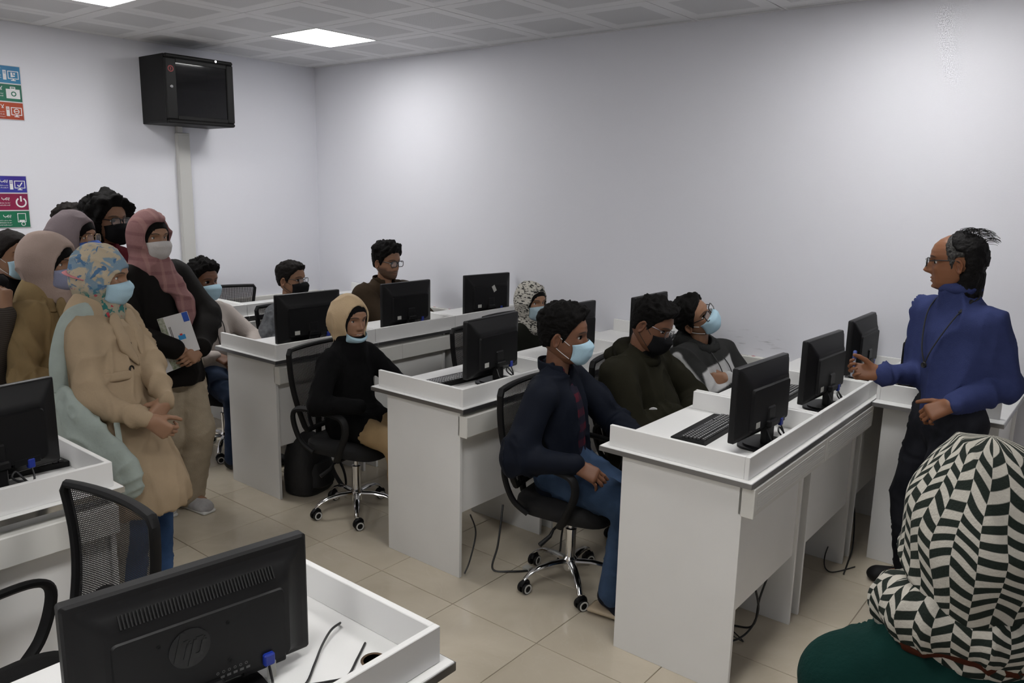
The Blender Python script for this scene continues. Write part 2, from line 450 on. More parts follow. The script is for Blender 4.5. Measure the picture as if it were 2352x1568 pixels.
row_trunk(ROWX['D'], Y0, -.75, [-1.47], True, 'ribbed ivory cable trunking along the row nearest the viewer', .832, .722)
row_trunk(NX['B'], YN-1.5, YN, [], False, 'ivory cable trunking under the left foreground desk', .80, .70)
# along the walls
M_INK = mat('black_ink', (.02, .02, .02), .6); M_RED = mat('red_ink', (.45, .03, .03), .6)
def wall_trunk():
    for (x0, x1, lab) in ((.05, 1.03, 'white wall trunking in the far corner behind the first row'),
                          (1.11, 2.0, 'printed white wall trunking beside the man in the brown jacket'),
                          (2.6, 3.42, 'printed white wall trunking behind the woman in the zebra print scarf'),
                          (4.04, 4.8, 'printed white wall trunking beside the student leaning back')):
        t = thing('cable_trunking', lab, 'cable trunking', (x0, 0, 0), 0, GT)
        L = x1-x0
        MB().box(0, L, -.042, -.004, .735, .825, .003).build('base_channel', M_TRUNK, t)
        MB().box(.002, L-.002, -.046, -.042, .738, .822, .001).build('cover', M_TRUNK, t)
        mb = MB(); mr = MB(); rg = random.Random(int(x0*100)); x = .03
        while x < L-.06:          # printed lettering repeated along the film
            for k in range(rg.randint(5, 9)):
                wdt = rg.uniform(.005, .011); z = .776
                mb.box(x, x+.0025, -.0466, -.046, z, z+.016)
                if rg.random() < .7: mb.box(x, x+wdt, -.0466, -.046, z+.0135, z+.016)
                if rg.random() < .6: mb.box(x, x+wdt, -.0466, -.046, z+.0065, z+.009)
                if rg.random() < .5: mb.box(x+wdt-.0025, x+wdt, -.0466, -.046, z, z+.016)
                zz = rg.uniform(-.018, -.014)
                mb.box(x, x+wdt, zz-.004, zz, .825, .8254)
                x += wdt+.0035
            mr.box(x+.02, x+.045, -.022, -.012, .825, .8254); mr.box(x+.03, x+.036, -.028, -.008, .825, .8255)
            x += rg.uniform(.07, .12)
        p = mb.build('printed_lettering', M_INK, t); p['kind'] = 'stuff'
        p = mr.build('red_mark', M_RED, t); p['kind'] = 'stuff'
    t = thing('cable_trunking', 'white trunking on the left wall behind the empty chair', 'cable trunking', (0, -2.3, 0), 0, GT)
    MB().box(.002, .04, 0, 2.25, .735, .825, .003).build('base_channel', M_TRUNK, t)
    MB().box(.04, .044, .002, 2.248, .738, .822, .001).build('cover', M_TRUNK, t)
    # riser under the rack
    t = thing('cable_trunking', 'grey white vertical trunking running down the wall under the rack', 'cable trunking', (0, -1.37, 0), 0, GT)
    M_RIS = mat('riser_plastic', (.52, .52, .50), .45)
    MB().box(.002, .042, -.055, .055, .826, 2.24, .003).build('base_channel', M_RIS, t)
    MB().box(.042, .046, -.05, .05, .84, 2.22, .001).build('cover', M_RIS, t)
    MB().box(.002, .035, -.045, .0, 2.24, 2.34, .002).build('top_duct', M_RIS, t)
wall_trunk()

# ------------------------------------------------------------------ monitors
M_MONB = mat('monitor_back_plastic', (.005, .005, .0055), .5, spec=.2, bump=.015, bscale=500)
M_MONF = mat('monitor_bezel_gloss', (.004, .004, .0045), .4, spec=.3)
def make_monitor():
    """origin on the desk below the panel; the screen looks to -x, the back to +x"""
    t = thing('computer_monitor', 'x', 'monitor')
    wv, z0, z1 = .452, .047, .345; zc = (z0+z1)/2
    def ring(x, w, a, b, r):
        return [(x, p[0], (a+b)/2+p[1]) for p in rrect(w, b-a, r, 3)]
    mb = MB()
    R = [ring(-.012, wv-.004, z0+.002, z1-.002, .006), ring(-.010, wv, z0, z1, .007), ring(.010, wv, z0, z1, .007), ring(.014, wv-.006, z0+.003, z1-.003, .007)]
    mb.loft([r[::-1] for r in R]).build('bezel', M_MONF, t, True)
    MB().box(-.0128, -.0118, -wv/2+.018, wv/2-.018, z0+.026, z1-.018).build('screen', M_SCREEN, t)
    mb = MB()
    R = [ring(.013, wv-.008, z0+.004, z1-.004, .008), ring(.022, wv-.03, z0+.012, z1-.012, .012), ring(.040, wv-.10, z0+.03, z1-.06, .02), ring(.046, wv-.115, z0+.035, z1-.068, .02)]
    bk = mb.loft([r[::-1] for r in R]).build('back_housing', M_MONB, t, True)
    mb = MB()
    R = [ring(.045, wv-.12, z0+.04, z1-.085, .012), ring(.056, wv-.13, z0+.044, z1-.09, .012)]
    mb.loft([r[::-1] for r in R]).build('rear_cover', M_MONB, t, True)
    MB().box(.02, .0565, .05, .14, z0+.03, z0+.058, .004).build('port_recess', M_BLACKP, t)
    MB().box(.045, .06, .095, .118, z0+.018, z0+.05, .003).build('video_plug', M_BLUE, t)
    MB().box(.0562, .0568, -.13, -.095, z0+.052, z0+.076).build('rating_label', M_PAPER, t)
    # stand
    mb = MB()
    mb.box(.030, .062, -.032, .032, .012, .17, .006); mb.box(.02, .075, -.036, .036, .085, .115, .006)
    mb.build('stand_neck', M_BLACKP, t)
    pts = []
    for k in range(28): a = 2*PI*k/28; pts.append((.035+.085*math.copysign(abs(math.cos(a))**.6, math.cos(a)), .115*math.copysign(abs(math.sin(a))**.6, math.sin(a))))
    mb = MB(); mb.prism(pts, 0, .009); mb.prism([(.04+(x-.04)*.8, y*.8) for x, y in pts], .009, .015); mb.build('stand_base', M_BLACKP, t)
    mb = MB().tube(smooth_path([(.055, .106, z0+.02), (.075, .10, .03), (.085, .06, .035), (.08, .03, .06), (.075, .045, .075), (.09, .06, .05), (.10, .09, .012), (.08, .16, .006), (.06, .19, .006)], 6), .0035, 6)
    mb.build('video_cable', M_CABLE, t, True)
    mb = MB().tube(smooth_path([(.058, -.03, z0+.03), (.085, -.04, .04), (.095, -.01, .022), (.088, .04, .018), (.10, .08, .008)], 6), .0035, 6)
    mb.build('power_cable', M_CABLE, t, True)
    return t
mon = make_monitor()
GM = 'black monitors seen from behind'
def place_mon(A, B, label, first=False, flip=False, dx=0.0):
    """A, B: top corners (x, y) of the panel at the near and far side"""
    cx, cy = (A[0]+B[0])/2, (A[1]+B[1])/2; a = math.atan2(-(B[0]-A[0]), B[1]-A[1])
    if flip: a += PI
    if first:
        mon.location = (cx, cy, ZW); mon.rotation_euler = (0, 0, a); mon['label'] = label; mon['group'] = GM; return mon
    return dup(mon, (cx, cy, ZW), a, label, GM)
place_mon((2.367, -2.138), (2.397, -1.687), 'black monitor in front of the grey sleeved student in a black mask', True)
place_mon((2.39, -1.324), (2.394, -.872), 'black monitor in front of the man in the brown jacket')
mB3 = place_mon((2.402, -.51), (2.47, -.075), 'black monitor with a torn pale sticker on its back')
place_mon((3.775, -2.005), (3.742, -1.558), 'black monitor right of the woman in black, its desk end towards the aisle')
place_mon((3.80, -1.33), (3.80, -.878), 'black monitor half hidden by the navy jacket man\'s head')
place_mon((3.914, -.62), (3.903, -.17), 'black monitor half hidden by the olive jacket man\'s head')
place_mon((5.207, -2.054), (5.235, -1.603), 'black monitor on the nearest right desk, largest of its row')
place_mon((5.209, -1.29), (5.231, -.85), 'black monitor on the middle desk, left of the hand with the marker')
place_mon((5.187, -.53), (5.184, -.09), 'black monitor by the wall just behind the hand with the marker')
mE = place_mon((5.485, -.53), (5.53, -.085), 'black monitor behind the lecturer, its grey screen turned to the right', flip=True)
place_mon((3.60, -4.262), (3.53, -3.816), 'black monitor cut off by the left edge of the picture')
mb = MB().box(.0563, .0572, .03, .06, .185, .235, M=Matrix.Rotation(.5, 3, 'X') @ Matrix.Identity(3))
mb.v = [(x, y+.09, z+.03) for x, y, z in mb.v]
mb.build('torn_sticker', M_PAPER, mB3)
# the big foreground monitor has its own, finer back
def foreground_monitor():
    A = Vector((4.99, -4.376)); B = Vector((5.055, -3.915))
    cx, cy = (A.x+B.x)/2, (A.y+B.y)/2; a = math.atan2(-(B.x-A.x), B.y-A.y)
    t = thing('computer_monitor', 'big black monitor in the foreground with a round logo on its back', 'monitor', (cx, cy, ZW), a, GM)
    wv, z0, z1 = .466, -.012, .283
    t.location.z = ZW
    M_B = mat('foreground_monitor_plastic', (.007, .007, .0074), .5, spec=.3, bump=.03, bscale=700)
    z0, z1 = .0, .0
    z0, z1 = .02, .283
    def ring(x, w, lo, hi, r): return [(x, p[0], (lo+hi)/2+p[1]) for p in rrect(w, hi-lo, r, 4)][::-1]
    mb = MB(); mb.loft([ring(-.012, wv-.004, z0+.002, z1-.002, .006), ring(-.010, wv, z0, z1, .007), ring(.012, wv, z0, z1, .007), ring(.017, wv-.01, z0+.005, z1-.005, .007)]).build('bezel', M_B, t, True)
    MB().box(-.0128, -.0118, -wv/2+.018, wv/2-.018, z0+.026, z1-.018).build('screen', M_SCREEN, t)
    mb = MB(); mb.loft([ring(.015, wv-.012, z0+.006, z1-.006, .008), ring(.019, wv-.05, z0+.014, z1-.03, .012), ring(.028, wv-.085, z0+.018, z1-.04, .016), ring(.043, wv-.115, z0+.02, z1-.062, .018)])
    mb.build('back_housing', M_B, t, True)
    mb = MB(); mb.loft([ring(.042, wv-.135, z0+.022, z1-.085, .010), ring(.0475, wv-.14, z0+.024, z1-.088, .010)]); mb.build('rear_cover', M_B, t, True)
    vs = MB()                                   # vent slats along the shoulder
    n = 46
    for k in range(n):
        y = -.145+.29*k/(n-1)
        vs.box(-.0022, .0022, -.0014, .0014, -.013, .013, M=None)
        M = Matrix.Rotation(math.radians(-36), 3, 'Y')
        for i in range(len(vs.v)-8, len(vs.v)):
            p = M @ Vector(vs.v[i]); vs.v[i] = (p.x+.0372, p.y+y, p.z+z1-.0505)
    o = vs.build('vent_slats', mat('vent_slat_plastic', (.003, .003, .003), .6), t); o['kind'] = 'stuff'
    # round logo with the two slanted letters
    ly, lz = -.03, .142; F = .0476
    mb = MB(); mb.lathe([(.0, 0), (.0385, 0), (.039, .0008), (.039, .002), (.0, .002)], 40, M=Matrix.Rotation(PI/2, 3, 'Y')); mb.v = [(x+F, y+ly, z+lz) for x, y, z in mb.v]
    lg = mb.build('logo_disc', mat('logo_disc_grey', (.012, .012, .0125), .3, spec=.4), t, True)
    mb = MB()
    def st(pts, w=.0042):                       # a slanted stroke on the disc
        for (a, b), (c, d) in zip(pts[:-1], pts[1:]):
            dx, dz = c-a, d-b; l = math.hypot(dx, dz); nx, nz = -dz/l*w, dx/l*w
            q = [(a+nx, b+nz), (c+nx, d+nz), (c-nx, d-nz), (a-nx, b-nz)]
            vv = [(F+.002, y+ly, z+lz) for y, z in q]+[(F+.0034, y+ly, z+lz) for y, z in q]
            mb.add(vv, [(0, 1, 2, 3), (7, 6, 5, 4), (0, 4, 5, 1), (1, 5, 6, 2), (2, 6, 7, 3), (3, 7, 4, 0)])
    S = lambda y, z: (y+z*.28, z)
    st([S(-.022, -.020), S(-.022, .036)]); st([S(-.020, .014), S(-.006, .014), S(-.004, .010), S(-.004, -.020)])
    st([S(.008, -.036), S(.008, .014)]); st([S(.008, .014), S(.022, .014), S(.025, .010), S(.025, -.014), S(.022, -.018), S(.010, -.018)])
    mb.build('letters', mat('logo_letter_dark', (.008, .008, .008), .3), lg)
    for (y, z) in ((-.085, .165), (.045, .165), (.045, .085), (-.085, .085)):
        mb = MB().lathe([(0, 0), (.004, 0), (.004, .0012), (.0022, .0012), (.002, .0004), (0, .0004)], 12, M=Matrix.Rotation(PI/2, 3, 'Y')); mb.v = [(a+F, b+y, c+z) for a, b, c in mb.v]
        mb.build('mount_screw', M_BLACKM, t)
    MB().box(.02, .046, .07, .165, z0+.012, z0+.045, .003).build('port_recess', M_BLACKP, t)
    MB().box(.04, .058, .112, .135, z0+.022, z0+.048, .003).build('video_plug', M_BLUE, t)
    mk = MB()
    for k in range(6): mk.lathe([(.0020, 0), (.0030, 0), (.0030, .0003), (.0020, .0003)], 10, M=Matrix.Rotation(PI/2, 3, 'Y'), cap=False); mk.v[-50:] = [(x+F, y+.02+k*.0115, z+z0+.045) for x, y, z in mk.v[-50:]]
    for k in range(5): mk.box(F, F+.0003, .025+k*.013, .033+k*.013, z0+.032, z0+.037)
    o = mk.build('approval_marks', mat('grey_print', (.12, .12, .12), .6), t); o['kind'] = 'stuff'
    MB().box(.02, .062, -.045, .03, .012, .055, .006).build('stand_neck', M_BLACKP, t)
    pts = []
    for k in range(28): q = 2*PI*k/28; pts.append((.035+.085*math.copysign(abs(math.cos(q))**.6, math.cos(q)), .115*math.copysign(abs(math.sin(q))**.6, math.sin(q))))
    MB().prism(pts, 0, .012).build('stand_base', M_BLACKP, t)
    # cable with a paper tag
    MB().tube(smooth_path([(.05, .123, z0+.025), (.06, .125, .01), (.075, .12, .005), (.10, .13, .005), (.11, .17, .005), (.06, .22, .005), (.02, .26, .012), (-.01, .30, .02), (-.03, .335, .015), (-.045, .34, .003)], 6), .0028, 6).build('video_cable', M_CABLE, t, True)
    MB().tube(smooth_path([(.11, .17, .004), (.13, .21, .004), (.14, .25, .004), (.10, .30, .004), (.06, .345, .003)], 6), .0028, 6).build('power_cable', M_CABLE, t, True)
    MB().box(.064, .066, .112, .132, .008, .045, M=Matrix.Rotation(.12, 3, 'Z')).build('paper_tag', M_PAPER, t)
foreground_monitor()
g = thing('cable_grommet', 'brown rimmed round cable hole in the foreground desk top', 'cable hole', (5.19, -3.84, ZW), 0)
MB().lathe([(.0, .0003), (.022, .0003), (.024, .0016), (.027, .0016), (.028, .0003)], 24).build('rim', mat('raw_chipboard', (.10, .06, .03), .8, var=.5, vscale=90), g)

# ------------------------------------------------------------------ keyboards
def make_keyboard():
    t = thing('keyboard', 'x', 'keyboard')          # user side at -x
    mb = MB(); r = lambda x, z: [(x, -.22, 0), (x, .22, 0), (x, .22, z), (x, -.22, z)]
    mb.loft([r(-.078, .012), r(.06, .02), r(.07, .02)][::1]).build('base', M_BLACKM, t)
    ks = MB(); kb = MB()
    for i in range(6):
        x = -.028+i*.0165+(.004 if i == 5 else 0); z = .0152+(x+.078)*.058
        y = -.212
        rg = random.Random(i)
        while y < .205:
            wk = .0155
            if i == 0 and -.12 < y < -.02: wk = .1
            if y+wk > .212: break
            ks.box(x-.0068, x+.0068, y, y+wk, z-.003, z+.0055, .001)
            if wk < .05: kb.box(x-.002, x+.003, y+.004, y+.008, z+.0055, z+.0057)
            y += wk+.0025
            if abs(y-.085) < .009: y = .098
            if abs(y-.145) < .009: y = .152
    k = ks.build('keys', mat('key_plastic', (.022, .022, .023), .35), t); k['kind'] = 'stuff'
    k2 = kb.build('legends', M_PRINT, t); k2['kind'] = 'stuff'
    return t
kbd = make_keyboard(); GK = 'black keyboards'
def place_kb(i, x, y, a, lab):
    if i == 0: kbd.location = (x, y, ZW); kbd.rotation_euler = (0, 0, a); kbd['label'] = lab; kbd['group'] = GK
    else: dup(kbd, (x, y, ZW), a, lab, GK)
place_kb(0, 5.01, -1.80, .03, 'black keyboard on the nearest right desk, left of the large monitor')
place_kb(1, 5.02, -1.03, .03, 'black keyboard on the middle desk, left of the monitor by the marker hand')
place_kb(2, 5.02, -.31, 0, 'black keyboard on the desk by the wall behind the marker hand')
place_kb(3, 3.62, -1.86, -.05, 'black keyboard under the monitor right of the woman in black')
place_kb(4, 3.40, -3.98, -.1, 'black keyboard on the left foreground desk, cut by the picture edge')

# ------------------------------------------------------------------ office chairs
def mesh_fabric():
    m = mat('chair_mesh_fabric', (.010, .010, .011), .8)
    nt = m.node_tree; b = nt.nodes['Principled BSDF']; tc = nd(nt, 'ShaderNodeTexCoord')
    sp = nd(nt, 'ShaderNodeSeparateXYZ'); nt.links.new(tc.outputs['UV'], sp.inputs[0])
    outs = []
    for i in (0, 1):
        mm = nd(nt, 'ShaderNodeMath', operation='MULTIPLY'); mm.inputs[1].default_value = 62; nt.links.new(sp.outputs[i], mm.inputs[0])
        fr = nd(nt, 'ShaderNodeMath', operation='FRACT'); nt.links.new(mm.outputs[0], fr.inputs[0])
        gt = nd(nt, 'ShaderNodeMath', operation='GREATER_THAN'); gt.inputs[1].default_value = .50; nt.links.new(fr.outputs[0], gt.inputs[0])
        outs.append(gt)
    mu = nd(nt, 'ShaderNodeMath', operation='MULTIPLY'); nt.links.new(outs[0].outputs[0], mu.inputs[0]); nt.links.new(outs[1].outputs[0], mu.inputs[1])
    iv = nd(nt, 'ShaderNodeMath', operation='SUBTRACT'); iv.inputs[0].default_value = 1; nt.links.new(mu.outputs[0], iv.inputs[1])
    nt.links.new(iv.outputs[0], b.inputs['Alpha']); return m
M_MESH = mesh_fabric()
def make_chair():
    """origin on the floor under the column, the sitter looks to +x"""
    t = thing('office_chair', 'x', 'office chair')
    # star base with five legs and casters
    mb = MB().lathe([(.028, .075), (.034, .085), (.034, .135), (.026, .145)], 20); mb.build('hub', M_CHROME, t, True)
    R = .245
    for k in range(5):
        a = 2*PI*k/5+.35; c, s_ = math.cos(a), math.sin(a)
        pts = [(.02, .12), (.10, .122), (.17, .112), (.215, .092), (.245, .066)]
        rings = []
        for i, (r, z) in enumerate(pts):
            w_ = .021-.0025*i; h_ = .013-.001*i
            n2 = 10; rg = []
            for j in range(n2):
                q = 2*PI*j/n2; u = w_*math.cos(q); v = h_*math.sin(q)
                rg.append((r*c-u*s_, r*s_+u*c, z+v))
            rings.append(rg)
        lg = MB().loft(rings).build('base_leg', M_CHROME, t, True)
        # caster: fork cover plus two wheels with pale rings
        ca = a+[.9, -.6, 1.8, .3, -1.2][k]; d = Vector((math.cos(ca), math.sin(ca), 0)); p = Vector((-d.y, d.x, 0))
        ctr = Vector((R*c, R*s_, .027))-d*.008
        F = Matrix((d, p, Vector((0, 0, 1)))).transposed()
        mb = MB()
        for sg in (-1, 1):
            W = F @ Matrix.Rotation(PI/2, 3, 'X')
            mb2 = MB().lathe([(.0, -.008), (.025, -.008), (.027, -.005), (.027, .005), (.025, .008), (.0, .008)], 18, M=W)
            off = p*(sg*.0155)
            mb.add([tuple(Vector(v)+ctr+off) for v in mb2.v], mb2.f)
        mb2 = MB().tube([F @ Vector((.02*math.cos(q), 0, .02*math.sin(q)+.012)) for q in [PI*i/6 for i in range(7)]], .012, 8)
        mb.add([tuple(Vector(v)+ctr) for v in mb2.v], mb2.f)
        mb.tube([ctr+Vector((0, 0, .02)), (R*c, R*s_, .066)], .007, 8)
        cs = mb.build('caster', M_BLACKP, t, True)
        rr = MB()
        for sg in (-1, 1):
            W = F @ Matrix.Rotation(PI/2, 3, 'X')
            mb2 = MB().lathe([(.0155, -.0012), (.0225, -.0012), (.0225, .0012), (.0155, .0012)], 20, M=W, cap=False)
            off = p*(sg*.0240); rr.add([tuple(Vector(v)+ctr+off) for v in mb2.v], mb2.f)
        rr.build('caster_ring', M_WRING, cs)['kind'] = 'stuff'
    MB().lathe([(.025, .14), (.025, .27)], 18).build('gas_cylinder', M_CHROME, t, True)
    MB().lathe([(.027, .27), (.027, .285), (.014, .287), (.014, .37)], 18).build('column', M_CHROME, t, True)
    MB().box(-.09, .10, -.07, .07, .365, .40, .008).build('tilt_mechanism', M_BLACKM, t)
    MB().tube([(.02, -.07, .375), (.02, -.22, .365), (.02, -.25, .345), (-.005, -.30, .315)], [.006, .006, .009, .011], 8).build('height_lever', M_BLACKM, t, True)
    # seat cushion
    rings = []
    for z, g in ((.40, -.03), (.405, -.008), (.43, 0), (.455, -.004), (.470, -.02), (.478, -.06), (.480, -.14)):
        rg = []
        for j in range(32):
            q = 2*PI*j/32; cx, sy = math.cos(q), math.sin(q)
            x = (.235+g)*math.copysign(abs(cx)**.55, cx)+.01; y = (.235+g)*math.copysign(abs(sy)**.55, sy)
            zz = z-(.018*max(0, (x-.12)/.12)**2 if x > .12 else 0)
            rg.append((x, y, zz))
        rings.append(rg)
    MB().loft(rings).build('seat', M_SEAT, t, True)
    # back: curved trapezoid frame, mesh, lumbar arch and upright
    def bp(u, v):          # u -1..1 across, v 0..1 up
        w_ = .165+.065*v; z = .50+.46*v
        x = -.225-.07*v+.05*math.sin(PI*v)*-.6+.03*u*u*(.4+.6*v)
        return Vector((x, u*w_, z))
    path = []
    for u in np.linspace(-1, 1, 9): path.append(bp(u*.96, 0.0+.0))
    for v in np.linspace(.06, .95, 12): path.append(bp(1, v))
    for u in np.linspace(.93, -.93, 9): path.append(bp(u, 1.0))
    for v in np.linspace(.95, .06, 12): path.append(bp(-1, v))
    MB().tube(path, .017, 8, closed=True, flat=.8).build('back_frame', M_BLACKM, t, True)
    n, m_ = 10, 14; vs = []; fs = []
    for j in range(m_+1):
        for i in range(n+1): vs.append(tuple(bp(-1+2*i/n, j/m_)))
    for j in range(m_):
        for i in range(n): a = j*(n+1)+i; fs.append((a, a+1, a+n+2, a+n+1))
    me = MB().add(vs, fs).mesh('back_mesh', M_MESH, True)
    uv = me.uv_layers.new(name='UVMap')
    for lp in me.loops:
        i = lp.vertex_index % (n+1); j = lp.vertex_index//(n+1); uv.data[lp.index].uv = (i/n, j/m_*1.15)
    link('back_mesh', me, t)
    arch = [bp(.72*math.cos(q), .03+.36*math.sin(q))+Vector((.012, 0, 0)) for q in np.linspace(0, PI, 15)]
    MB().tube(arch, .012, 8, flat=.7).build('lumbar_arch', M_BLACKM, t, True)
    MB().tube(smooth_path([(-.04, 0, .385), (-.20, 0, .385), (-.265, 0, .42), (-.268, 0, .52), (-.282, 0, .64)], 5), [.022]*16+[.02]*5, 8, flat=.6).build('back_upright', M_BLACKM, t, True)
    # looped armrests
    for s_ in (-1, 1):
        y = s_*.265
        loop = [(.06, y*.9, .395), (.10, y, .46), (.14, y, .56), (.13, y, .63), (.07, y, .655), (-.06, y, .665), (-.17, y, .66), (-.215, y, .625), (-.205, y, .55), (-.165, y*.98, .47), (-.10, y*.92, .42)]
        pth = smooth_path(loop, 5); MB().tube(pth, .021, 8, flat=.65).build('armrest', M_BLACKM, t, True)
        MB().tube([(.05, s_*.05, .388), (.06, y*.9, .392)], .014, 6).build('arm_bracket', M_BLACKM, t)
    return t
ch = make_chair(); GC = 'black office chairs'
chairs = [((3.01, -2.075), 12, 'black office chair under the woman in black'),
          ((4.415, -1.95), 8, 'black office chair under the navy jacket man'),
          ((4.17, -4.19), -84, 'empty black mesh back office chair in the left foreground'),
          ((1.52, -2.0), 10, 'black office chair under the student in the white hoodie'),
          ((1.62, -1.38), 0, 'black office chair under the grey sleeved student in a black mask'),
          ((1.70, -.62), 5, 'black office chair under the man in the brown jacket'),
          ((3.25, -1.03), 0, 'empty black office chair hidden behind the monitor right of the woman in black'),
          ((3.08, -.54), 0, 'black office chair under the woman in the zebra print scarf'),
          ((4.40, -1.18), 8, 'black office chair under the man in the olive jacket'),
          ((4.42, -.52), 15, 'black office chair under the student leaning back in the striped hoodie'),
          ((.42, -1.20), -20, 'empty black office chair by the left wall behind the white hoodie student'),
          ((3.62, -.27), 180, 'empty black office chair by the right wall, behind the navy jacket man')]
chairs.pop()
for i, ((x, y), a, lab) in enumerate(chairs):
    if i == 0: ch.location = (x, y, 0); ch.rotation_euler = (0, 0, math.radians(a)); ch['label'] = lab; ch['group'] = GC
    else: dup(ch, (x, y, 0), math.radians(a), lab, GC)

# ------------------------------------------------------------------ network rack on the left wall
def rack():
    t = thing('network_rack', 'black wall mounted network rack cabinet with a glass door', 'network rack', (0, -1.395, 2.29), 0)
    hw, h, d = .285, .51, .40
    M_R = mat('rack_steel', (.0055, .0055, .0055), .5, spec=.2, bump=.02, bscale=300)
    mb = MB(); T_ = .012
    mb.box(0, d-.03, -hw, -hw+T_, 0, h, .003); mb.box(0, d-.03, hw-T_, hw, 0, h, .003); mb.box(0, d-.03, -hw+T_, hw-T_, h-T_, h, .002)
    mb.box(0, d-.03, -hw+T_, hw-T_, 0, T_, .002); mb.box(0, .01, -hw+T_, hw-T_, T_, h-T_)
    mb.build('housing', M_R, t)
    dr = MB()
    dr.box(d-.03, d, -hw, -hw+.085, .03, h-.03, .006); dr.box(d-.03, d, hw-.06, hw, .03, h-.03, .006)
    dr.box(d-.025, d-.004, -hw+.085, hw-.06, h-.06, h-.03, .003); dr.box(d-.025, d-.004, -hw+.085, hw-.06, .03, .06, .003)
    do = dr.build('door', M_R, t)
    MB().box(d-.03, d+.004, -hw, hw, h-.03, h, .01).build('top_bar', M_R, t); MB().box(d-.03, d+.004, -hw, hw, 0, .03, .01).build('bottom_bar', M_R, t)
    gm = mat('smoked_glass', (.03, .03, .035), .05, trans=.85, spec=.6)
    MB().box(d-.016, d-.012, -hw+.08, hw-.055, .055, h-.055).build('glass_pane', gm, do)
    mb = MB().lathe([(0, 0), (.012, 0), (.013, .004), (.011, .008), (0, .008)], 16, M=Matrix.Rotation(PI/2, 3, 'Y')); mb.v = [(x+d, y-hw+.04, z+.27) for x, y, z in mb.v]
    mb.build('lock', M_CHROME, do, True)
    mb = MB().lathe([(.016, 0), (.024, 0), (.024, .001), (.016, .001)], 24, M=Matrix.Rotation(PI/2, 3, 'Y'), cap=False); mb.v = [(x+d, y-hw+.042, z+.40) for x, y, z in mb.v]
    mb.box(d, d+.001, -hw+.038, -hw+.046, .39, .41); mb.build('red_emblem', mat('red_emblem', (.22, .01, .012), .5), do)
    mb = MB().lathe([(0, 0), (.010, 0), (.008, .006), (0, .006)], 10, M=Matrix.Rotation(PI/2, 3, 'Y')); mb.v = [(x+d+.003, y+.13, z+h-.015) for x, y, z in mb.v]; mb.build('top_catch', M_CHROME, t)
    sl = MB()
    for k in range(10): sl.box(.12+k*.02, .132+k*.02, -hw-.001, -hw+.001, .02, .026)
    o = sl.build('side_vents', mat('vent_black', (.002, .002, .002), .8), t); o['kind'] = 'stuff'
    rg = random.Random(5); M_W = mat('grey_patch_cable', (.16, .16, .16), .5); M_BC = mat('blue_patch_cable', (.01, .04, .25), .5)
    for k in range(14):
        y0 = rg.uniform(-.06, .12); p = [(.25, y0, .07), (.29+rg.uniform(0, .04), y0+rg.uniform(-.08, .08), .13+rg.uniform(0, .08)), (.31, y0+rg.uniform(-.1, .1), .20+rg.uniform(-.06, .05)), (.28, y0+rg.uniform(-.1, .12), .10)]
        MB().tube(smooth_path(p, 5), .0035, 5).build('patch_cable', M_W, t, True)
    for k in range(5):
        y0 = -.16+k*.02; MB().tube(smooth_path([(.25, y0, .05), (.31, y0+.03, .065+k*.008), (.33, y0+.1, .06), (.27, y0+.16, .05)], 5), .005, 5).build('patch_cable', M_BC, t, True)
    MB().box(.06, .24, -.22, .22, .30, .345, .003).build('network_switch', M_BLACKM, t)
rack()

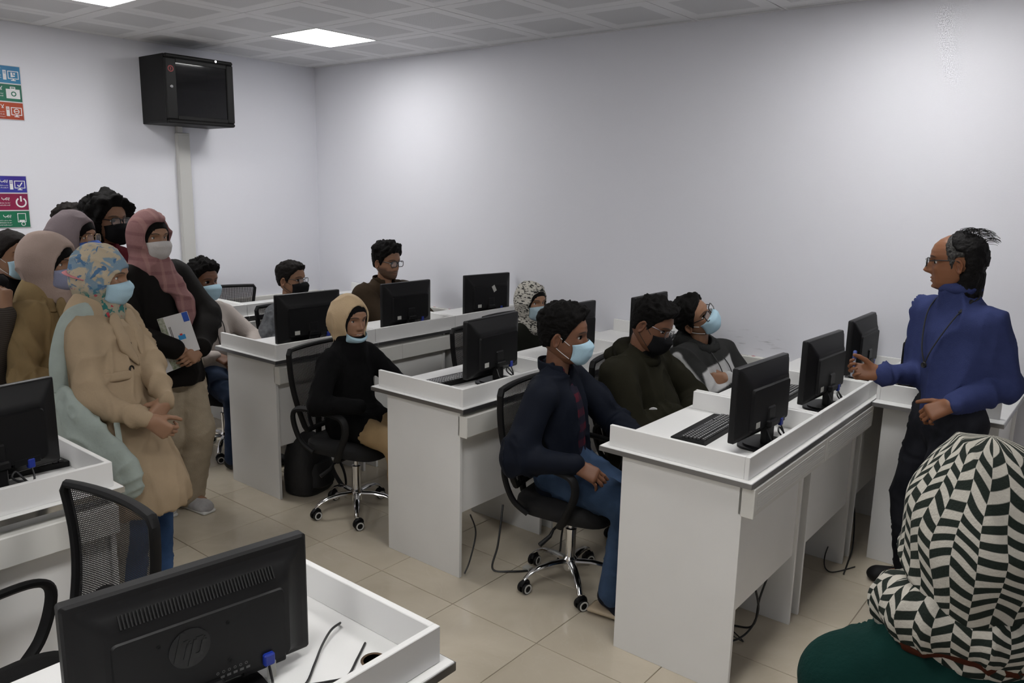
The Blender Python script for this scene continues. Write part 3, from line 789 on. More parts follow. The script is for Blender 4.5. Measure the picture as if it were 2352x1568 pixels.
# ------------------------------------------------------------------ safety posters on the left wall
ICON_W = M_PRINT
def poster(y1, z1, cols, label, icons):
    """right edge at y1, top at z1; three bands on a pale board"""
    W_, Hh = .62, .368; s = Hh/3
    t = thing('wall_poster', label, 'poster', (0, y1, z1), 0, 'safety posters on the left wall')
    MB().box(.001, .006, -W_, 0, -Hh, 0, .001).build('board', mat('poster_board', (.62, .62, .64), .45), t)
    for k in range(3):
        c, c2 = cols[k]
        m = mat('poster_%s_%d' % (label[:6].replace(' ', ''), k)+str(round(z1*100)), c, .4, col2=c2, vscale=4)
        b = MB().box(.006, .0068, -W_+.006, -.006, -Hh+(2-k)*s+.004, -Hh+(3-k)*s-.004).build('band', m, t)
        zc = -Hh+(2.5-k)*s; mb = MB(); X = .0068
        def r(y0, y1_, z0, z1_, d=.0006): mb.box(X, X+d, y0, y1_, zc+z0, zc+z1_)
        def rg(y0, y1_, z0, z1_, w_=.004):
            r(y0, y1_, z1_-w_, z1_); r(y0, y1_, z0, z0+w_); r(y0, y0+w_, z0+w_, z1_-w_); r(y1_-w_, y1_, z0+w_, z1_-w_)
        def arc(cy, cz, ra, rb, a0, a1, n=22):
            vs = []; fs = []
            for i in range(n+1):
                q = a0+(a1-a0)*i/n
                for rr in (ra, rb): vs.append((X+.0006, cy+rr*math.sin(q), zc+cz+rr*math.cos(q)))
            for i in range(n): fs.append((2*i, 2*i+1, 2*i+3, 2*i+2))
            mb.add(vs, fs)
        ic = icons[k]
        if ic in ('check', 'cursor', 'ban'):
            rg(-.085, -.016, -.028, .026, .005); r(-.066, -.036, -.040, -.034); r(-.056, -.046, -.034, -.028)
            r(-.115, -.094, -.036, .028); 
            for q in range(2): mb.box(X+.0006, X+.0008, -.112, -.097, zc+.016-q*.010, zc+.020-q*.010, mi=1)
            if ic == 'check':
                for (a, b_) in (((-.066, -.004), (-.054, -.016)), ((-.054, -.016), (-.034, .014))):
                    dy, dz = b_[0]-a[0], b_[1]-a[1]; l = math.hypot(dy, dz); ny, nz = -dz/l*.0035, dy/l*.0035
                    mb.add([(X+.0006, a[0]+ny, zc+a[1]+nz), (X+.0006, b_[0]+ny, zc+b_[1]+nz), (X+.0006, b_[0]-ny, zc+b_[1]-nz), (X+.0006, a[0]-ny, zc+a[1]-nz)], [(0, 1, 2, 3)])
            elif ic == 'ban': arc(-.05, -.001, .013, .018, 0, 2*PI); r(-.062, -.038, -.003, .001)
            else:
                r(-.066, -.054, -.016, .016); r(-.054, -.04, -.012, -.004); r(-.048, -.038, .002, .014)
        elif ic == 'case':
            r(-.105, -.018, -.038, .026); rg(-.078, -.045, .026, .042, .005)
            o = MB(); arc(-.058, -.006, .010, .017, 0, 2*PI); mb.m[-22:] = [1]*22; mb.v[-46:] = [(x+.0003, y, z) for x, y, z in mb.v[-46:]]
        elif ic == 'power':
            arc(-.052, -.004, .026, .036, .55, 2*PI-.55); r(-.057, -.047, .002, .040)
        elif ic == 'touch':
            rg(-.085, -.03, -.022, .042, .004); r(-.075, -.04, -.018, -.006); arc(-.05, -.034, .010, .014, 0, 2*PI)
        mb.build('pictogram', [ICON_W, m], b)
        # headline and small lines of script, right aligned beside the pictogram
        tx = MB()
        def word(y, z, n, h_, seed):
            q = random.Random(seed); yy = y
            for i in range(n):
                w_ = h_*q.uniform(.35, .8); tx.box(X, X+.0005, yy-w_, yy, zc+z, zc+z+h_*.22)
                if q.random() < .6: tx.box(X, X+.0005, yy-h_*.16, yy, zc+z, zc+z+h_*q.uniform(.6, 1))
                if q.random() < .5: tx.box(X, X+.0005, yy-w_*.6, yy-w_*.6+h_*.15, zc+z-h_*.35, zc+z-h_*.18)
                yy -= w_
                if q.random() < .25: yy -= h_*.35
            return yy
        def stroke(pts, w_=.0022):
            for (a, b_), (c_, d_) in zip(pts[:-1], pts[1:]):
                dy, dz = c_-a, d_-b_; l = math.hypot(dy, dz); ny, nz = -dz/l*w_, dy/l*w_; ey, ez = dy/l*w_*.6, dz/l*w_*.6
                q = [(a-ey+ny, b_-ez+nz), (c_+ey+ny, d_+ez+nz), (c_+ey-ny, d_+ez-nz), (a-ey-ny, b_-ez-nz)]
                tx.add([(X+.0005, y-.128, zc+z+.018) for y, z in q], [(0, 1, 2, 3)])
        def dot(y, z): tx.box(X, X+.0005, y-.128-.0017, y-.128+.0017, zc+z+.018-.0017, zc+z+.018+.0017)
        if icons[0] == 'check':           # the headline word on the lower poster
            stroke([(0, .012), (0, .003), (-.004, 0), (-.040, 0), (-.045, .004), (-.046, .012)]); stroke([(-.008, .009), (-.017, .010), (-.026, .001)])
            for y in (-.001, -.006, -.018, -.035): dot(y, -.006)
        else:                             # the headline word on the upper poster
            stroke([(0, .022), (-.013, 0), (-.003, 0), (-.018, .022)])
        for li in range(2 if k < 2 else 3): word(-.125, -.010-li*.016, 26, .0085, 10*k+li)
        o = tx.build('lettering', ICON_W, b); o['kind'] = 'stuff'
poster(-2.536, 2.620, [((.03, .28, .48), (.03, .18, .36)), ((.01, .16, .09), (.01, .09, .07)), ((.45, .07, .02), (.22, .02, .015))],
       'upper wall poster with turquoise, green and orange bands', ('cursor', 'case', 'ban'))
poster(-2.562, 1.868, [((.03, .07, .42), (.04, .02, .24)), ((.28, .01, .06), (.13, .01, .06)), ((.01, .17, .08), (.01, .09, .06))],
       'lower wall poster with blue, crimson and green bands', ('check', 'power', 'touch'))

# ------------------------------------------------------------------ loose cables, backpack
GL = 'loose black cables under the desks'
def cable(pts, r, label, n=8):
    o = MB().tube(smooth_path(pts, n), r, 6).build('power_cable', M_CABLE, None, True)
    # keep the origin at the first point
    p = Vector(pts[0]); o.data.transform(Matrix.Translation(-p)); o.location = p
    return tag(o, label, 'cable', GL)
cable([(5.28, -1.70, .50), (5.28, -1.68, .3), (5.26, -1.73, .14), (5.25, -1.76, .02), (5.16, -1.80, .006), (5.0, -1.9, .006)], .0045, 'thick black cable hanging under the nearest right desk, outer one')
cable([(5.26, -1.86, .50), (5.26, -1.84, .3), (5.29, -1.82, .14), (5.26, -1.85, .03), (5.2, -1.93, .006), (5.08, -1.86, .006), (4.95, -1.8, .006)], .0045, 'thick black cable curling on the floor under the nearest right desk')
cable([(5.24, -1.78, .48), (5.28, -1.75, .28), (5.22, -1.84, .2), (5.14, -1.93, .16), (5.2, -1.93, .06), (5.26, -1.88, .006), (5.14, -1.8, .006)], .0025, 'thin black cable looping under the nearest right desk')
cable([(5.27, -1.12, .48), (5.26, -1.15, .30), (5.24, -1.25, .20), (5.22, -1.35, .08), (5.15, -1.38, .006), (5.0, -1.3, .006)], .004, 'black cable sagging under the middle right desk')
cable([(5.30, -.62, .5), (5.32, -.68, .34), (5.33, -.62, .20), (5.36, -.70, .05), (5.38, -.85, .006), (5.40, -.98, .006)], .004, 'black cable hanging in the dark gap beside the desk behind the lecturer')
cable([(5.28, -.75, .4), (5.30, -.80, .2), (5.28, -.9, .03), (5.34, -1.0, .006), (5.42, -.86, .006)], .003, 'thin black cable lying in the gap beside the desk behind the lecturer')
c_ = cable([(4.02, -1.98, .30), (4.05, -2.05, .12), (4.06, -2.1, .012), (4.14, -2.05, .006), (4.22, -1.95, .006), (4.27, -1.85, .03), (4.26, -1.8, .16), (4.25, -1.75, .34)], .005, 'black cable on the floor behind the navy jacket man, a tape flag on it')
MB().box(4.16-4.02, 4.20-4.02, -1.99+1.98, -1.955+1.98, .001-.30, .016-.30, .001).build('tape_flag', M_PAPER, c_)
cable([(3.98, -2.18, .30), (3.99, -2.15, .2), (4.0, -2.2, .08), (4.0, -2.24, .02)], .004, 'short black cable behind the end panel right of the woman in black')
def backpack():
    t = thing('backpack', 'black backpack on the floor under the desk left of the woman in black', 'backpack', (2.52, -2.04, 0), .25)
    mb = MB(); rings = []
    for z, sx, sy, dx in ((0, .10, .13, 0), (.02, .115, .15, 0), (.12, .12, .155, 0), (.24, .105, .14, -.015), (.33, .075, .10, -.03), (.375, .04, .05, -.04), (.39, .01, .015, -.045)):
        rings.append([(dx+sx*math.copysign(abs(math.cos(q))**.7, math.cos(q)), sy*math.copysign(abs(math.sin(q))**.7, math.sin(q)), z) for q in [2*PI*j/22 for j in range(22)]])
    M_BP = mat('backpack_nylon', (.006, .006, .007), .65, bump=.3, bscale=40)
    mb.loft(rings).build('body', M_BP, t, True)
    mb = MB(); rings = []
    for z, g in ((.04, .6), (.06, 1), (.16, 1), (.20, .7)):
        rings.append([(.10+.05*g*max(0, math.cos(q)), .10*g*math.sin(q), z) for q in [2*PI*j/16 for j in range(16)]])
    mb.loft(rings).build('front_pocket', M_BP, t, True)
    MB().tube(smooth_path([(.05, -.02, .36), (.16, .0, .30), (.22, .04, .17), (.23, .06, .06), (.20, .07, .03), (.15, .06, .10), (.13, .05, .16)], 5), .014, 8, flat=.35).build('shoulder_strap', M_BP, t, True)
    MB().tube(smooth_path([(-.06, -.03, .37), (-.05, -.01, .42), (-.03, .02, .42), (-.03, .04, .37)], 5), .008, 8).build('carry_loop', M_BP, t, True)
backpack()

# ------------------------------------------------------------------ implicit-surface modelling for people and soft things
V = lambda *a: np.array(a, float)
def nrm(v): v = np.asarray(v, float); return v/(np.linalg.norm(v)+1e-12)
def _hash(i, j, k, s):
    n = (i*374761393+j*668265263+k*2147483647+s*974711) & 0xffffffff
    n = ((n ^ (n >> 13))*1274126177) & 0xffffffff
    return ((n ^ (n >> 16)) & 0xffff)/65535.0
def vnoise(P, seed=0):
    I = np.floor(P).astype(np.int64); f = P-I; f = f*f*(3-2*f); r = 0
    for a in (0, 1):
        for b in (0, 1):
            for c in (0, 1):
                wgt = (f[:, 0] if a else 1-f[:, 0])*(f[:, 1] if b else 1-f[:, 1])*(f[:, 2] if c else 1-f[:, 2])
                r = r+wgt*_hash(I[:, 0]+a, I[:, 1]+b, I[:, 2]+c, seed)
    return r
def folds(P, amp, freq=14, seed=0, stretch=(1, 1, .35)):
    Q = P*np.array(stretch)*freq
    wv = np.stack([vnoise(Q*.5+9.1, seed+1), vnoise(Q*.5+3.7, seed+2), vnoise(Q*.5, seed+3)], 1)*2.2
    a = vnoise(Q+wv, seed+4); b = vnoise(Q*2.1+wv*1.3, seed+5)
    c = vnoise(Q*.45+wv*.8, seed+6)
    return amp*(((1-np.abs(2*a-1))**3*1.9-.45)*(.3+.8*c)+.35*(b-.5)*c)
def smin(a, b, k):
    h = np.clip(.5+.5*(b-a)/k, 0, 1); return b+(a-b)*h-k*h*(1-h)
def rc(a, b, ra, rb):
    a = np.asarray(a, float); b = np.asarray(b, float); ab = b-a; l2 = ab@ab+1e-12; R = max(ra, rb)
    def f(P):
        t = np.clip((P-a)@ab/l2, 0, 1); d = P-a-t[:, None]*ab
        return np.sqrt((d*d).sum(1))-(ra+(rb-ra)*t)
    return f, np.minimum(a, b)-R, np.maximum(a, b)+R
def fc(a, b, ra, rb, n, k):
    """tapered capsule flattened along n by factor k"""
    a = np.asarray(a, float); b = np.asarray(b, float); n = nrm(n); c = (a+b)/2; R = max(ra, rb)
    sc = lambda p: p+np.multiply.outer((p-c)@n, n)*(1/k-1)
    g, _, _ = rc(sc(a), sc(b), ra, rb)
    return (lambda P: g(sc(P))*(.5+.5*k)), np.minimum(a, b)-R, np.maximum(a, b)+R
def el(c, r, R=None):
    c = np.asarray(c, float); r = np.asarray(r, float); R = np.eye(3) if R is None else np.asarray(R, float)   # rows: local axes
    def f(P):
        q = (P-c)@R.T; k0 = np.sqrt(((q/r)**2).sum(1)); k1 = np.sqrt(((q/(r*r))**2).sum(1))+1e-9
        return k0*(k0-1)/k1
    m = max(r); return f, c-m, c+m
def bxp(c, hs, r, R=None):
    c = np.asarray(c, float); hs = np.asarray(hs, float)-r; R = np.eye(3) if R is None else np.asarray(R, float)
    def f(P):
        q = np.abs((P-c)@R.T)-hs; return np.sqrt((np.maximum(q, 0)**2).sum(1))+np.minimum(q.max(1), 0)-r
    m = np.linalg.norm(hs)+r; return f, c-m, c+m
class Field:
    def __init__(s): s.p = []
    def add(s, prim, k=.03, op='u'): s.p.append((prim, k, op)); return s
    def mesh(s, h):
        lo = np.min([q[0][1] for q in s.p if q[2] == 'u'], 0)-2.5*h; hi = np.max([q[0][2] for q in s.p if q[2] == 'u'], 0)+2.5*h
        n = np.ceil((hi-lo)/h).astype(int)+1; D = np.full(n, .5)
        ax = [lo[i]+h*np.arange(n[i]) for i in range(3)]
        for (f, a, b), k, op in s.p:
            m = k*1.2+2*h
            if a is None: i0 = np.zeros(3, int); i1 = n
            else:
                i0 = np.clip(np.floor((np.asarray(a)-m-lo)/h).astype(int), 0, n); i1 = np.clip(np.ceil((np.asarray(b)+m-lo)/h).astype(int)+1, 0, n)
            if (i1 <= i0).any(): continue
            sl = tuple(slice(i0[i], i1[i]) for i in range(3)); sh = i1-i0
            G = np.stack(np.meshgrid(*[ax[i][sl[i]] for i in range(3)], indexing='ij'), -1).reshape(-1, 3)
            d = f(G).reshape(sh)
            if op == 'u': D[sl] = smin(D[sl], d, k)
            elif op == 'int': D[sl] = -smin(-D[sl], -d, k)
            else: D[sl] = -smin(-D[sl], d, k)
        return nets(D, lo, h)
CO = np.array([(i, j, k) for i in (0, 1) for j in (0, 1) for k in (0, 1)])
ED = [(a, b) for a in range(8) for b in range(a+1, 8) if np.abs(CO[a]-CO[b]).sum() == 1]
def nets(D, lo, h):
    S = D < 0; n = np.array(D.shape)
    c = np.zeros(n-1, np.int8)
    for (i, j, k) in CO: c += S[i:n[0]-1+i, j:n[1]-1+j, k:n[2]-1+k]
    A = np.argwhere((c > 0) & (c < 8)); idm = np.full(n-1, -1, np.int64); idm[tuple(A.T)] = np.arange(len(A))
    d = np.stack([D[tuple((A+o).T)] for o in CO], 1); s_ = np.zeros((len(A), 3)); ct = np.zeros(len(A))
    for a, b in ED:
        m = (d[:, a] < 0) != (d[:, b] < 0); t = d[m, a]/(d[m, a]-d[m, b])
        s_[m] += CO[a]+(CO[b]-CO[a])*t[:, None]; ct[m] += 1
    Vt = lo+h*(A+s_/ct[:, None]); F = []
    for ax in range(3):
        u, v = [(1, 2), (2, 0), (0, 1)][ax]
        a = [slice(None)]*3; b = [slice(None)]*3; a[ax] = slice(0, -1); b[ax] = slice(1, None)
        X = S[tuple(a)] != S[tuple(b)]; E_ = np.argwhere(X)
        E_ = E_[(E_[:, u] > 0) & (E_[:, v] > 0) & (E_[:, u] < n[u]-1) & (E_[:, v] < n[v]-1)]
        fl = S[tuple(a)][tuple(E_.T)]
        du = np.zeros(3, int); dv = np.zeros(3, int); du[u] = 1; dv[v] = 1
        q = np.stack([idm[tuple((E_-o).T)] for o in (du+dv, dv, 0*du, du)], 1)
        q[~fl] = q[~fl][:, ::-1]; F.append(q)
    return Vt, np.concatenate(F)
def vnormals(Vt, F):
    n = np.cross(Vt[F[:, 2]]-Vt[F[:, 0]], Vt[F[:, 3]]-Vt[F[:, 1]]); N = np.zeros_like(Vt)
    for i in range(4): np.add.at(N, F[:, i], n)
    return N/(np.linalg.norm(N, axis=1)[:, None]+1e-12)
def relax(Vt, F, it=1, lam=.5):
    e = np.concatenate([F[:, [0, 1]], F[:, [1, 2]], F[:, [2, 3]], F[:, [3, 0]]]); e = np.concatenate([e, e[:, ::-1]])
    for _ in range(it):
        s_ = np.zeros_like(Vt); c = np.zeros(len(Vt)); np.add.at(s_, e[:, 0], Vt[e[:, 1]]); np.add.at(c, e[:, 0], 1)
        Vt = Vt+lam*(s_/np.maximum(c, 1)[:, None]-Vt)
    return Vt
def npmesh(name, Vt, F, mats, parent, base, cols=None, uv=None, mi=None):
    """world-space arrays -> a smooth mesh object under parent (whose origin is base)"""
    me = bpy.data.meshes.new(name); P = np.asarray(Vt)-np.asarray(base)
    F = [tuple(f) if f[2] != f[3] else tuple(f[:3]) for f in F.tolist()] if isinstance(F, np.ndarray) else F
    me.from_pydata(P.tolist(), [], F)
    for m in (mats if isinstance(mats, (list, tuple)) else [mats]): me.materials.append(m)
    me.polygons.foreach_set('use_smooth', np.ones(len(me.polygons), bool))
    if mi is not None: me.polygons.foreach_set('material_index', mi)
    if cols is not None:
        ca = me.color_attributes.new('Col', 'FLOAT_COLOR', 'POINT')
        ca.data.foreach_set('color', np.concatenate([cols, np.ones((len(cols), 1))], 1).astype(np.float32).ravel())
    if uv is not None:
        a = me.attributes.new('pat', 'FLOAT_VECTOR', 'POINT'); a.data.foreach_set('vector', np.asarray(uv, np.float32).ravel())
    me.update(); return link(name, me, parent)
def soft(name, field, h, m, parent, base, fold=0.0, freq=14, seed=0, stretch=(1, 1, .35), rel=1, colf=None, gate=None, uvf=None):
    Vt, F = field.mesh(h); Vt = relax(Vt, F, rel)
    P0 = Vt.copy()
    if fold:
        N = vnormals(Vt, F); a = folds(Vt, fold, freq, seed, stretch)
        if gate is not None: a = a*gate(Vt)
        Vt = Vt+N*a[:, None]
    return npmesh(name, Vt, F, m, parent, base, colf(P0) if colf else None, uvf(P0) if uvf else None)
def ik(a, c, l1, l2, hint):
    a = np.asarray(a, float); c = np.asarray(c, float); v = c-a; d = np.linalg.norm(v); u = v/d
    d = min(d, (l1+l2)*.995); c = a+u*d
    x = (l1*l1-l2*l2+d*d)/(2*d); hgt = math.sqrt(max(l1*l1-x*x, 1e-6)); hn = np.asarray(hint, float); hn = hn-u*(hn@u)
    return a+u*x+nrm(hn)*hgt, c

# ------------------------------------------------------------------ head
def interp(z, tab): t = np.array(tab); return np.interp(z, t[:, 0], t[:, 1])
YF = [(-.120, .030), (-.114, .062), (-.105, .079), (-.09, .083), (-.07, .085), (-.05, .086), (-.02, .088), (0, .089), (.02, .095), (.045, .095), (.07, .085), (.09, .065), (.105, .038), (.115, .0)]
YB = [(-.120, .010), (-.114, .0), (-.10, -.012), (-.08, -.035), (-.06, -.062), (-.035, -.085), (0, -.098), (.03, -.101), (.06, -.094), (.08, -.078), (.10, -.048), (.115, -.0)]
WX = [(-.120, .010), (-.114, .026), (-.105, .040), (-.085, .055), (-.06, .064), (-.03, .071), (0, .075), (.03, .077), (.055, .073), (.08, .060), (.10, .038), (.115, .0)]
YM = [(-.12, .02), (-.09, .02), (-.05, .005), (-.02, -.006), (.05, -.005), (.115, 0)]
def gs(x, s): return np.exp(-(x/s)**2)
def head_shape(th, z, face=True, o=None):
    o = o or {}
    w_ = interp(z, WX); yf = interp(z, YF); yb = interp(z, YB); ym = interp(z, YM)
    s, c = np.sin(th), np.cos(th)
    x = w_*np.sign(s)*np.abs(s)**.92; y = ym+np.where(c > 0, (yf-ym)*np.abs(c)**.85, -(ym-yb)*np.abs(c)**.9)
    if face:
        fr = np.clip(c*2.2, 0, 1); ax = np.abs(x); d = np.zeros_like(x)
        nh = interp(z, [(-.056, 0), (-.050, .006), (-.044, .020), (-.036, .027), (-.024, .021), (-.008, .012), (.006, .006), (.02, .001), (.03, 0)])*o.get('nose', 1)
        nw = interp(z, [(-.05, .013), (-.036, .0125), (-.02, .009), (.01, .008)])
        d += nh*gs(x, nw)+.007*gs(ax-.0135, .0065)*gs(z+.041, .008)
        d -= .012*gs(ax-.033, .017)*gs(z-.001, .013)
        d += .0045*gs(ax-.03, .024)*gs(z-.022, .009)
        d += .004*gs(ax-.046, .018)*gs(z+.028, .018)
        d += .0065*gs(x, .021)*gs(z+.0665, .0055)+.0065*gs(x, .017)*gs(z+.0790, .006)-.003*gs(x, .024)*gs(z+.0725, .003)
        d -= .004*gs(x, .02)*gs(z+.089, .006); d += .006*gs(x, .02)*gs(z+.103, .011)
        d -= .002*gs(ax-.033, .012)*gs(z+.065, .02)*(1 if not o.get('smile') else -1.2)
        y = y+d*fr
    return np.stack([x, y, z], -1)
def grid_head(nu, nv, face=True, o=None, warp=True):
    t = np.linspace(0, 1, nv); zz = -.1195+.2343*t
    th = np.linspace(-PI, PI, nu, endpoint=False)
    if warp: th = th-.45*np.sin(th)            # finer columns on the face
    T, Z = np.meshgrid(th, zz); P = head_shape(T.ravel(), Z.ravel(), face, o)
    F = []
    i = np.arange(nv-1)[:, None]*nu; j = np.arange(nu)[None, :]
    F = np.stack([i+j, i+(j+1) % nu, i+nu+(j+1) % nu, i+nu+j], -1).reshape(-1, 4)
    n = len(P); P = np.concatenate([P, [[0, .02, -.121], [0, -.002, .1165]]])
    k = np.arange(nu); cap0 = np.stack([k*0+n, (k+1) % nu, k, k], 1); b = (nv-1)*nu; cap1 = np.stack([b+k, b+(k+1) % nu, k*0+n+1, k*0+n+1], 1)
    F = F[:, ::-1]; cap0 = cap0[:, [0, 2, 1, 1]]; cap1 = cap1[:, [1, 0, 2, 2]]
    return P, np.concatenate([F, cap0, cap1]), np.concatenate([T.ravel(), [0, 0]]), np.concatenate([Z.ravel(), [-.12, .116]])
def mix(a, b, t): t = np.clip(t, 0, 1)[:, None]; return a*(1-t)+np.asarray(b)*t
def ss(a, b, x): t = np.clip((x-a)/(b-a), 0, 1); return t*t*(3-2*t)
def make_head(skin, o, res):
    nu, nv = (104, 96) if res > 1 else (72, 64)
    P, F, T, Z = grid_head(nu, nv, True, o)
    x, y, z = P.T; ax = np.abs(x); fr = (y > .03)
    C = np.tile(np.asarray(skin), (len(P), 1)); sk = np.asarray(skin)
    C = mix(C, sk*np.array([1.0, .72, .62])*.75, fr*gs(x, .022)*ss(1.2, .2, np.abs(z+.0725)/.010)*.9)          # lips
    C = mix(C, sk*np.array([.86, .70, .62]), fr*gs(ax-.033, .02)*gs(z+.002, .012)*.45)                         # sockets
    bz = .0185+.006*(1-((ax-.034)/.022)**2)
    C = mix(C, o.get('browcol', (.01, .008, .006)), fr*ss(.0042, .0012, np.abs(z-bz))*ss(.012, .018, ax)*ss(.058, .05, ax)*.95)
    C = mix(C, (.02, .012, .008), fr*gs(x, .016)*ss(.0022, .0008, np.abs(z+.0722))*(.9 if not o.get('smile') else .2))
    if o.get('smile'):
        C = mix(C, (.6, .56, .5), fr*ss(.020, .016, ax)*ss(.0030, .0016, np.abs(z+.0730-.15*ax)))
    if o.get('beard'):
        bm = ss(-.045, -.06, z)*ss(-.06, .0, y)+ss(-.02, -.05, z)*ss(.05, .062, ax)*ss(-.03, 0, y)
        bm = np.clip(bm, 0, 1)*(1-.8*gs(x, .02)*gs(z+.0725, .011)); C = mix(C, o.get('beardcol', (.02, .014, .01)), bm*o['beard'])
    V_, F_, C_ = [P], [F], [C]; off = len(P)
    for sg in (-1, 1):                                                       # eyes
        n, m = 18, 14; a = np.linspace(0, 2*PI, n, endpoint=False); b = np.linspace(.02, PI-.02, m); A, B = np.meshgrid(a, b)
        D = np.stack([np.sin(B)*np.cos(A), np.sin(B)*np.sin(A), np.cos(B)], -1).reshape(-1, 3)
        g = nrm(V(*o.get('gaze', (0, 1, 0)))); ang = np.arccos(np.clip(D@g, -1, 1))
        cc = np.tile(V(.62, .60, .57), (len(D), 1)); cc = mix(cc, (.02, .011, .006), ss(.52, .42, ang)); cc = mix(cc, (.004, .003, .003), ss(.25, .2, ang))
        up = D[:, 2]; op = o.get('eye', .22)
        cc = mix(cc, (.012, .009, .008), ss(op-.12, op, up)); cc = mix(cc, sk*.85, ss(op+.12, op+.25, up)); cc = mix(cc, sk*.9, ss(-.38, -.5, up))
        r = .0122+.0010*ss(op, op+.2, up)+.0006*ss(-.4, -.5, up)
        Q = D*r[:, None]+V(sg*.0325, .0625, .0005)
        f = np.array([(i*n+j, (i+1)*n+j, (i+1)*n+(j+1) % n, i*n+(j+1) % n) for i in range(m-1) for j in range(n)])
        V_.append(Q); F_.append(f+off); C_.append(cc); off += len(Q)
        n, m = 20, 7; R = np.array([0, .35, .6, .82, .95, 1.02, .7]); out = np.array([.004, .001, .006, .0105, .009, .004, -.004])   # ears
        Q = []; cc = []
        for i in range(m):
            for j in range(n):
                q = 2*PI*j/n; ww = .0175*(1 if math.sin(q) > 0 else .8)
                yy, z2 = ww*R[i]*math.cos(q), .031*R[i]*math.sin(q)
                Q.append((sg*(.0735+out[i]-.35*(yy)), -.012+yy-.15*z2*-1, -.012+z2)); cc.append(sk*(.78 if i < 2 else 1.0)*np.array([1, .93, .9]))
        f = [(i*n+j, i*n+(j+1) % n, (i+1)*n+(j+1) % n, (i+1)*n+j) for i in range(m-1) for j in range(n)]
        f = np.array(f); f = f if sg > 0 else f[:, ::-1]
        V_.append(np.array(Q)); F_.append(f+off); C_.append(np.array(cc)); off += len(Q)
    return np.concatenate(V_), np.concatenate(F_), np.concatenate(C_)
def make_hair(style, res, seed):
    nu, nv = (110, 100) if res > 1 else (80, 72)
    P, F, T, Z = grid_head(nu, nv, False, None, False)
    N = vnormals(P, F); a = np.abs(T); y, z = P[:, 1], P[:, 2]
    line = np.interp(a, [0, .45, .8, 1.1, 1.28, 1.42, 1.55, 1.78, 2.05, PI], style.get('line', [.070, .068, .055, .03, -.002, -.028, .012, .0, -.045, -.06]))
    m = ss(-.004, .012, Z-line+.006*(vnoise(P*60, seed)-.5))
    top = ss(.02, .095, z)
    th = style.get('side', .009)*(1-top)+style.get('top', .026)*top
    th = th+style.get('front', 0)*ss(.02, .08, y)*ss(.05, .09, z)
    fz = style.get('fz', 70); n1 = vnoise(P*fz, seed+3); n2 = vnoise(P*fz*2.3, seed+4)
    th = th*(1+style.get('curl', .5)*(n1-.5)*2)+style.get('rough', .003)*(n2-.5)
    P2 = P+N*((-.006)*(1-m)+(th)*m)[:, None]
    return P2, F, m
def frame_of(yaw, pitch, roll):
    """columns: right, forward, up of a head turned to yaw (deg from +x), nodding by pitch, tilting by roll"""
    y, p, r = map(math.radians, (yaw, pitch, roll))
    f = V(math.cos(y)*math.cos(p), math.sin(y)*math.cos(p), math.sin(p)); rt = V(math.sin(y), -math.cos(y), 0); u = np.cross(rt, f)
    r2 = math.cos(r)*rt+math.sin(r)*u; u2 = -math.sin(r)*rt+math.cos(r)*u
    return np.stack([r2, f, u2], 1)

# ------------------------------------------------------------------ hand
def hand_mesh(side, wrist, d, back, curl, sc=1.0, spread=.08, thumb=.5, h=.0042):
    """side +1 right, -1 left; d fingers' direction, back normal of the back of the hand; curl 0..1 or per finger"""
    d = nrm(d); back = np.asarray(back, float); back = nrm(back-d*(back@d)); t = np.cross(d, back)*(-side)      # towards the thumb
    cu = curl if hasattr(curl, '__len__') else [curl]*4
    f = Field(); L = lambda x, y, z: np.asarray(wrist)+sc*(x*d+y*t+z*back)
    f.add(rc(L(-.022, 0, 0), L(.01, 0, 0), .0215*sc, .025*sc), .01)
    for y0, y1, r in ((.026, .028, .0135), (.009, .010, .0145), (-.009, -.010, .014), (-.025, -.027, .012)): f.add(rc(L(.008, y0*.75, -.002), L(.086, y1, 0), .0145*sc, r*sc), .014)
    f.add(rc(L(.01, .02, -.012), L(.05, .024, -.012), .016*sc, .013*sc), .012)
    tips = []
    for i, (y0, Ls, r) in enumerate(((.0285, (.040, .024, .020), .0090), (.0095, (.044, .028, .021), .0092), (-.0095, (.041, .026, .020), .0088), (-.0275, (.032, .019, .018), .0078))):
        p = V(.088-(.004 if i in (0, 3) else 0)-(.006 if i == 3 else 0), y0, 0); ang = 0; pr = r
        for k, l in enumerate(Ls):
            ang += cu[i]*(1.35, 1.55, .9)[k]+(.05, .08, .06)[k]
            q = p+l*V(math.cos(ang), spread*(1.5-i)*.5*math.cos(ang), -math.sin(ang))
            f.add(rc(L(*p), L(*q), pr*sc, (pr*.9)*sc), .0035); p = q; pr *= .9
        tips.append(L(*p))
    p = V(.022, .022, -.010); D1 = nrm(V(.62, .62*(1-thumb*.55), -.22-.5*thumb)); D2 = nrm(V(.85, .25*(1-thumb*1.6), -.22-.55*thumb))
    q = p+.046*D1; f.add(rc(L(*p), L(*q), .0155*sc, .0115*sc), .01); p = q; q = p+.034*nrm(D1*.4+D2*.6); f.add(rc(L(*p), L(*q), .0112*sc, .0098*sc), .004)
    p = q; q = p+.026*D2; f.add(rc(L(*p), L(*q), .0098*sc, .0082*sc), .004)
    Vt, F = f.mesh(h*sc); return relax(Vt, F, 1, .4), F
M_SKIN = mat('skin', (.5, .35, .25), .5, attr=True, var=.06, vscale=30, spec=.35, bump=.04, bscale=220)
def cloth(name, col, rough=.85, var=.12, vscale=20, bump=.25, bscale=180, sheen=.0, **k): return mat(name, col, rough, var=var, vscale=vscale, bump=bump, bscale=bscale, sheen=sheen, spec=.1, **k)

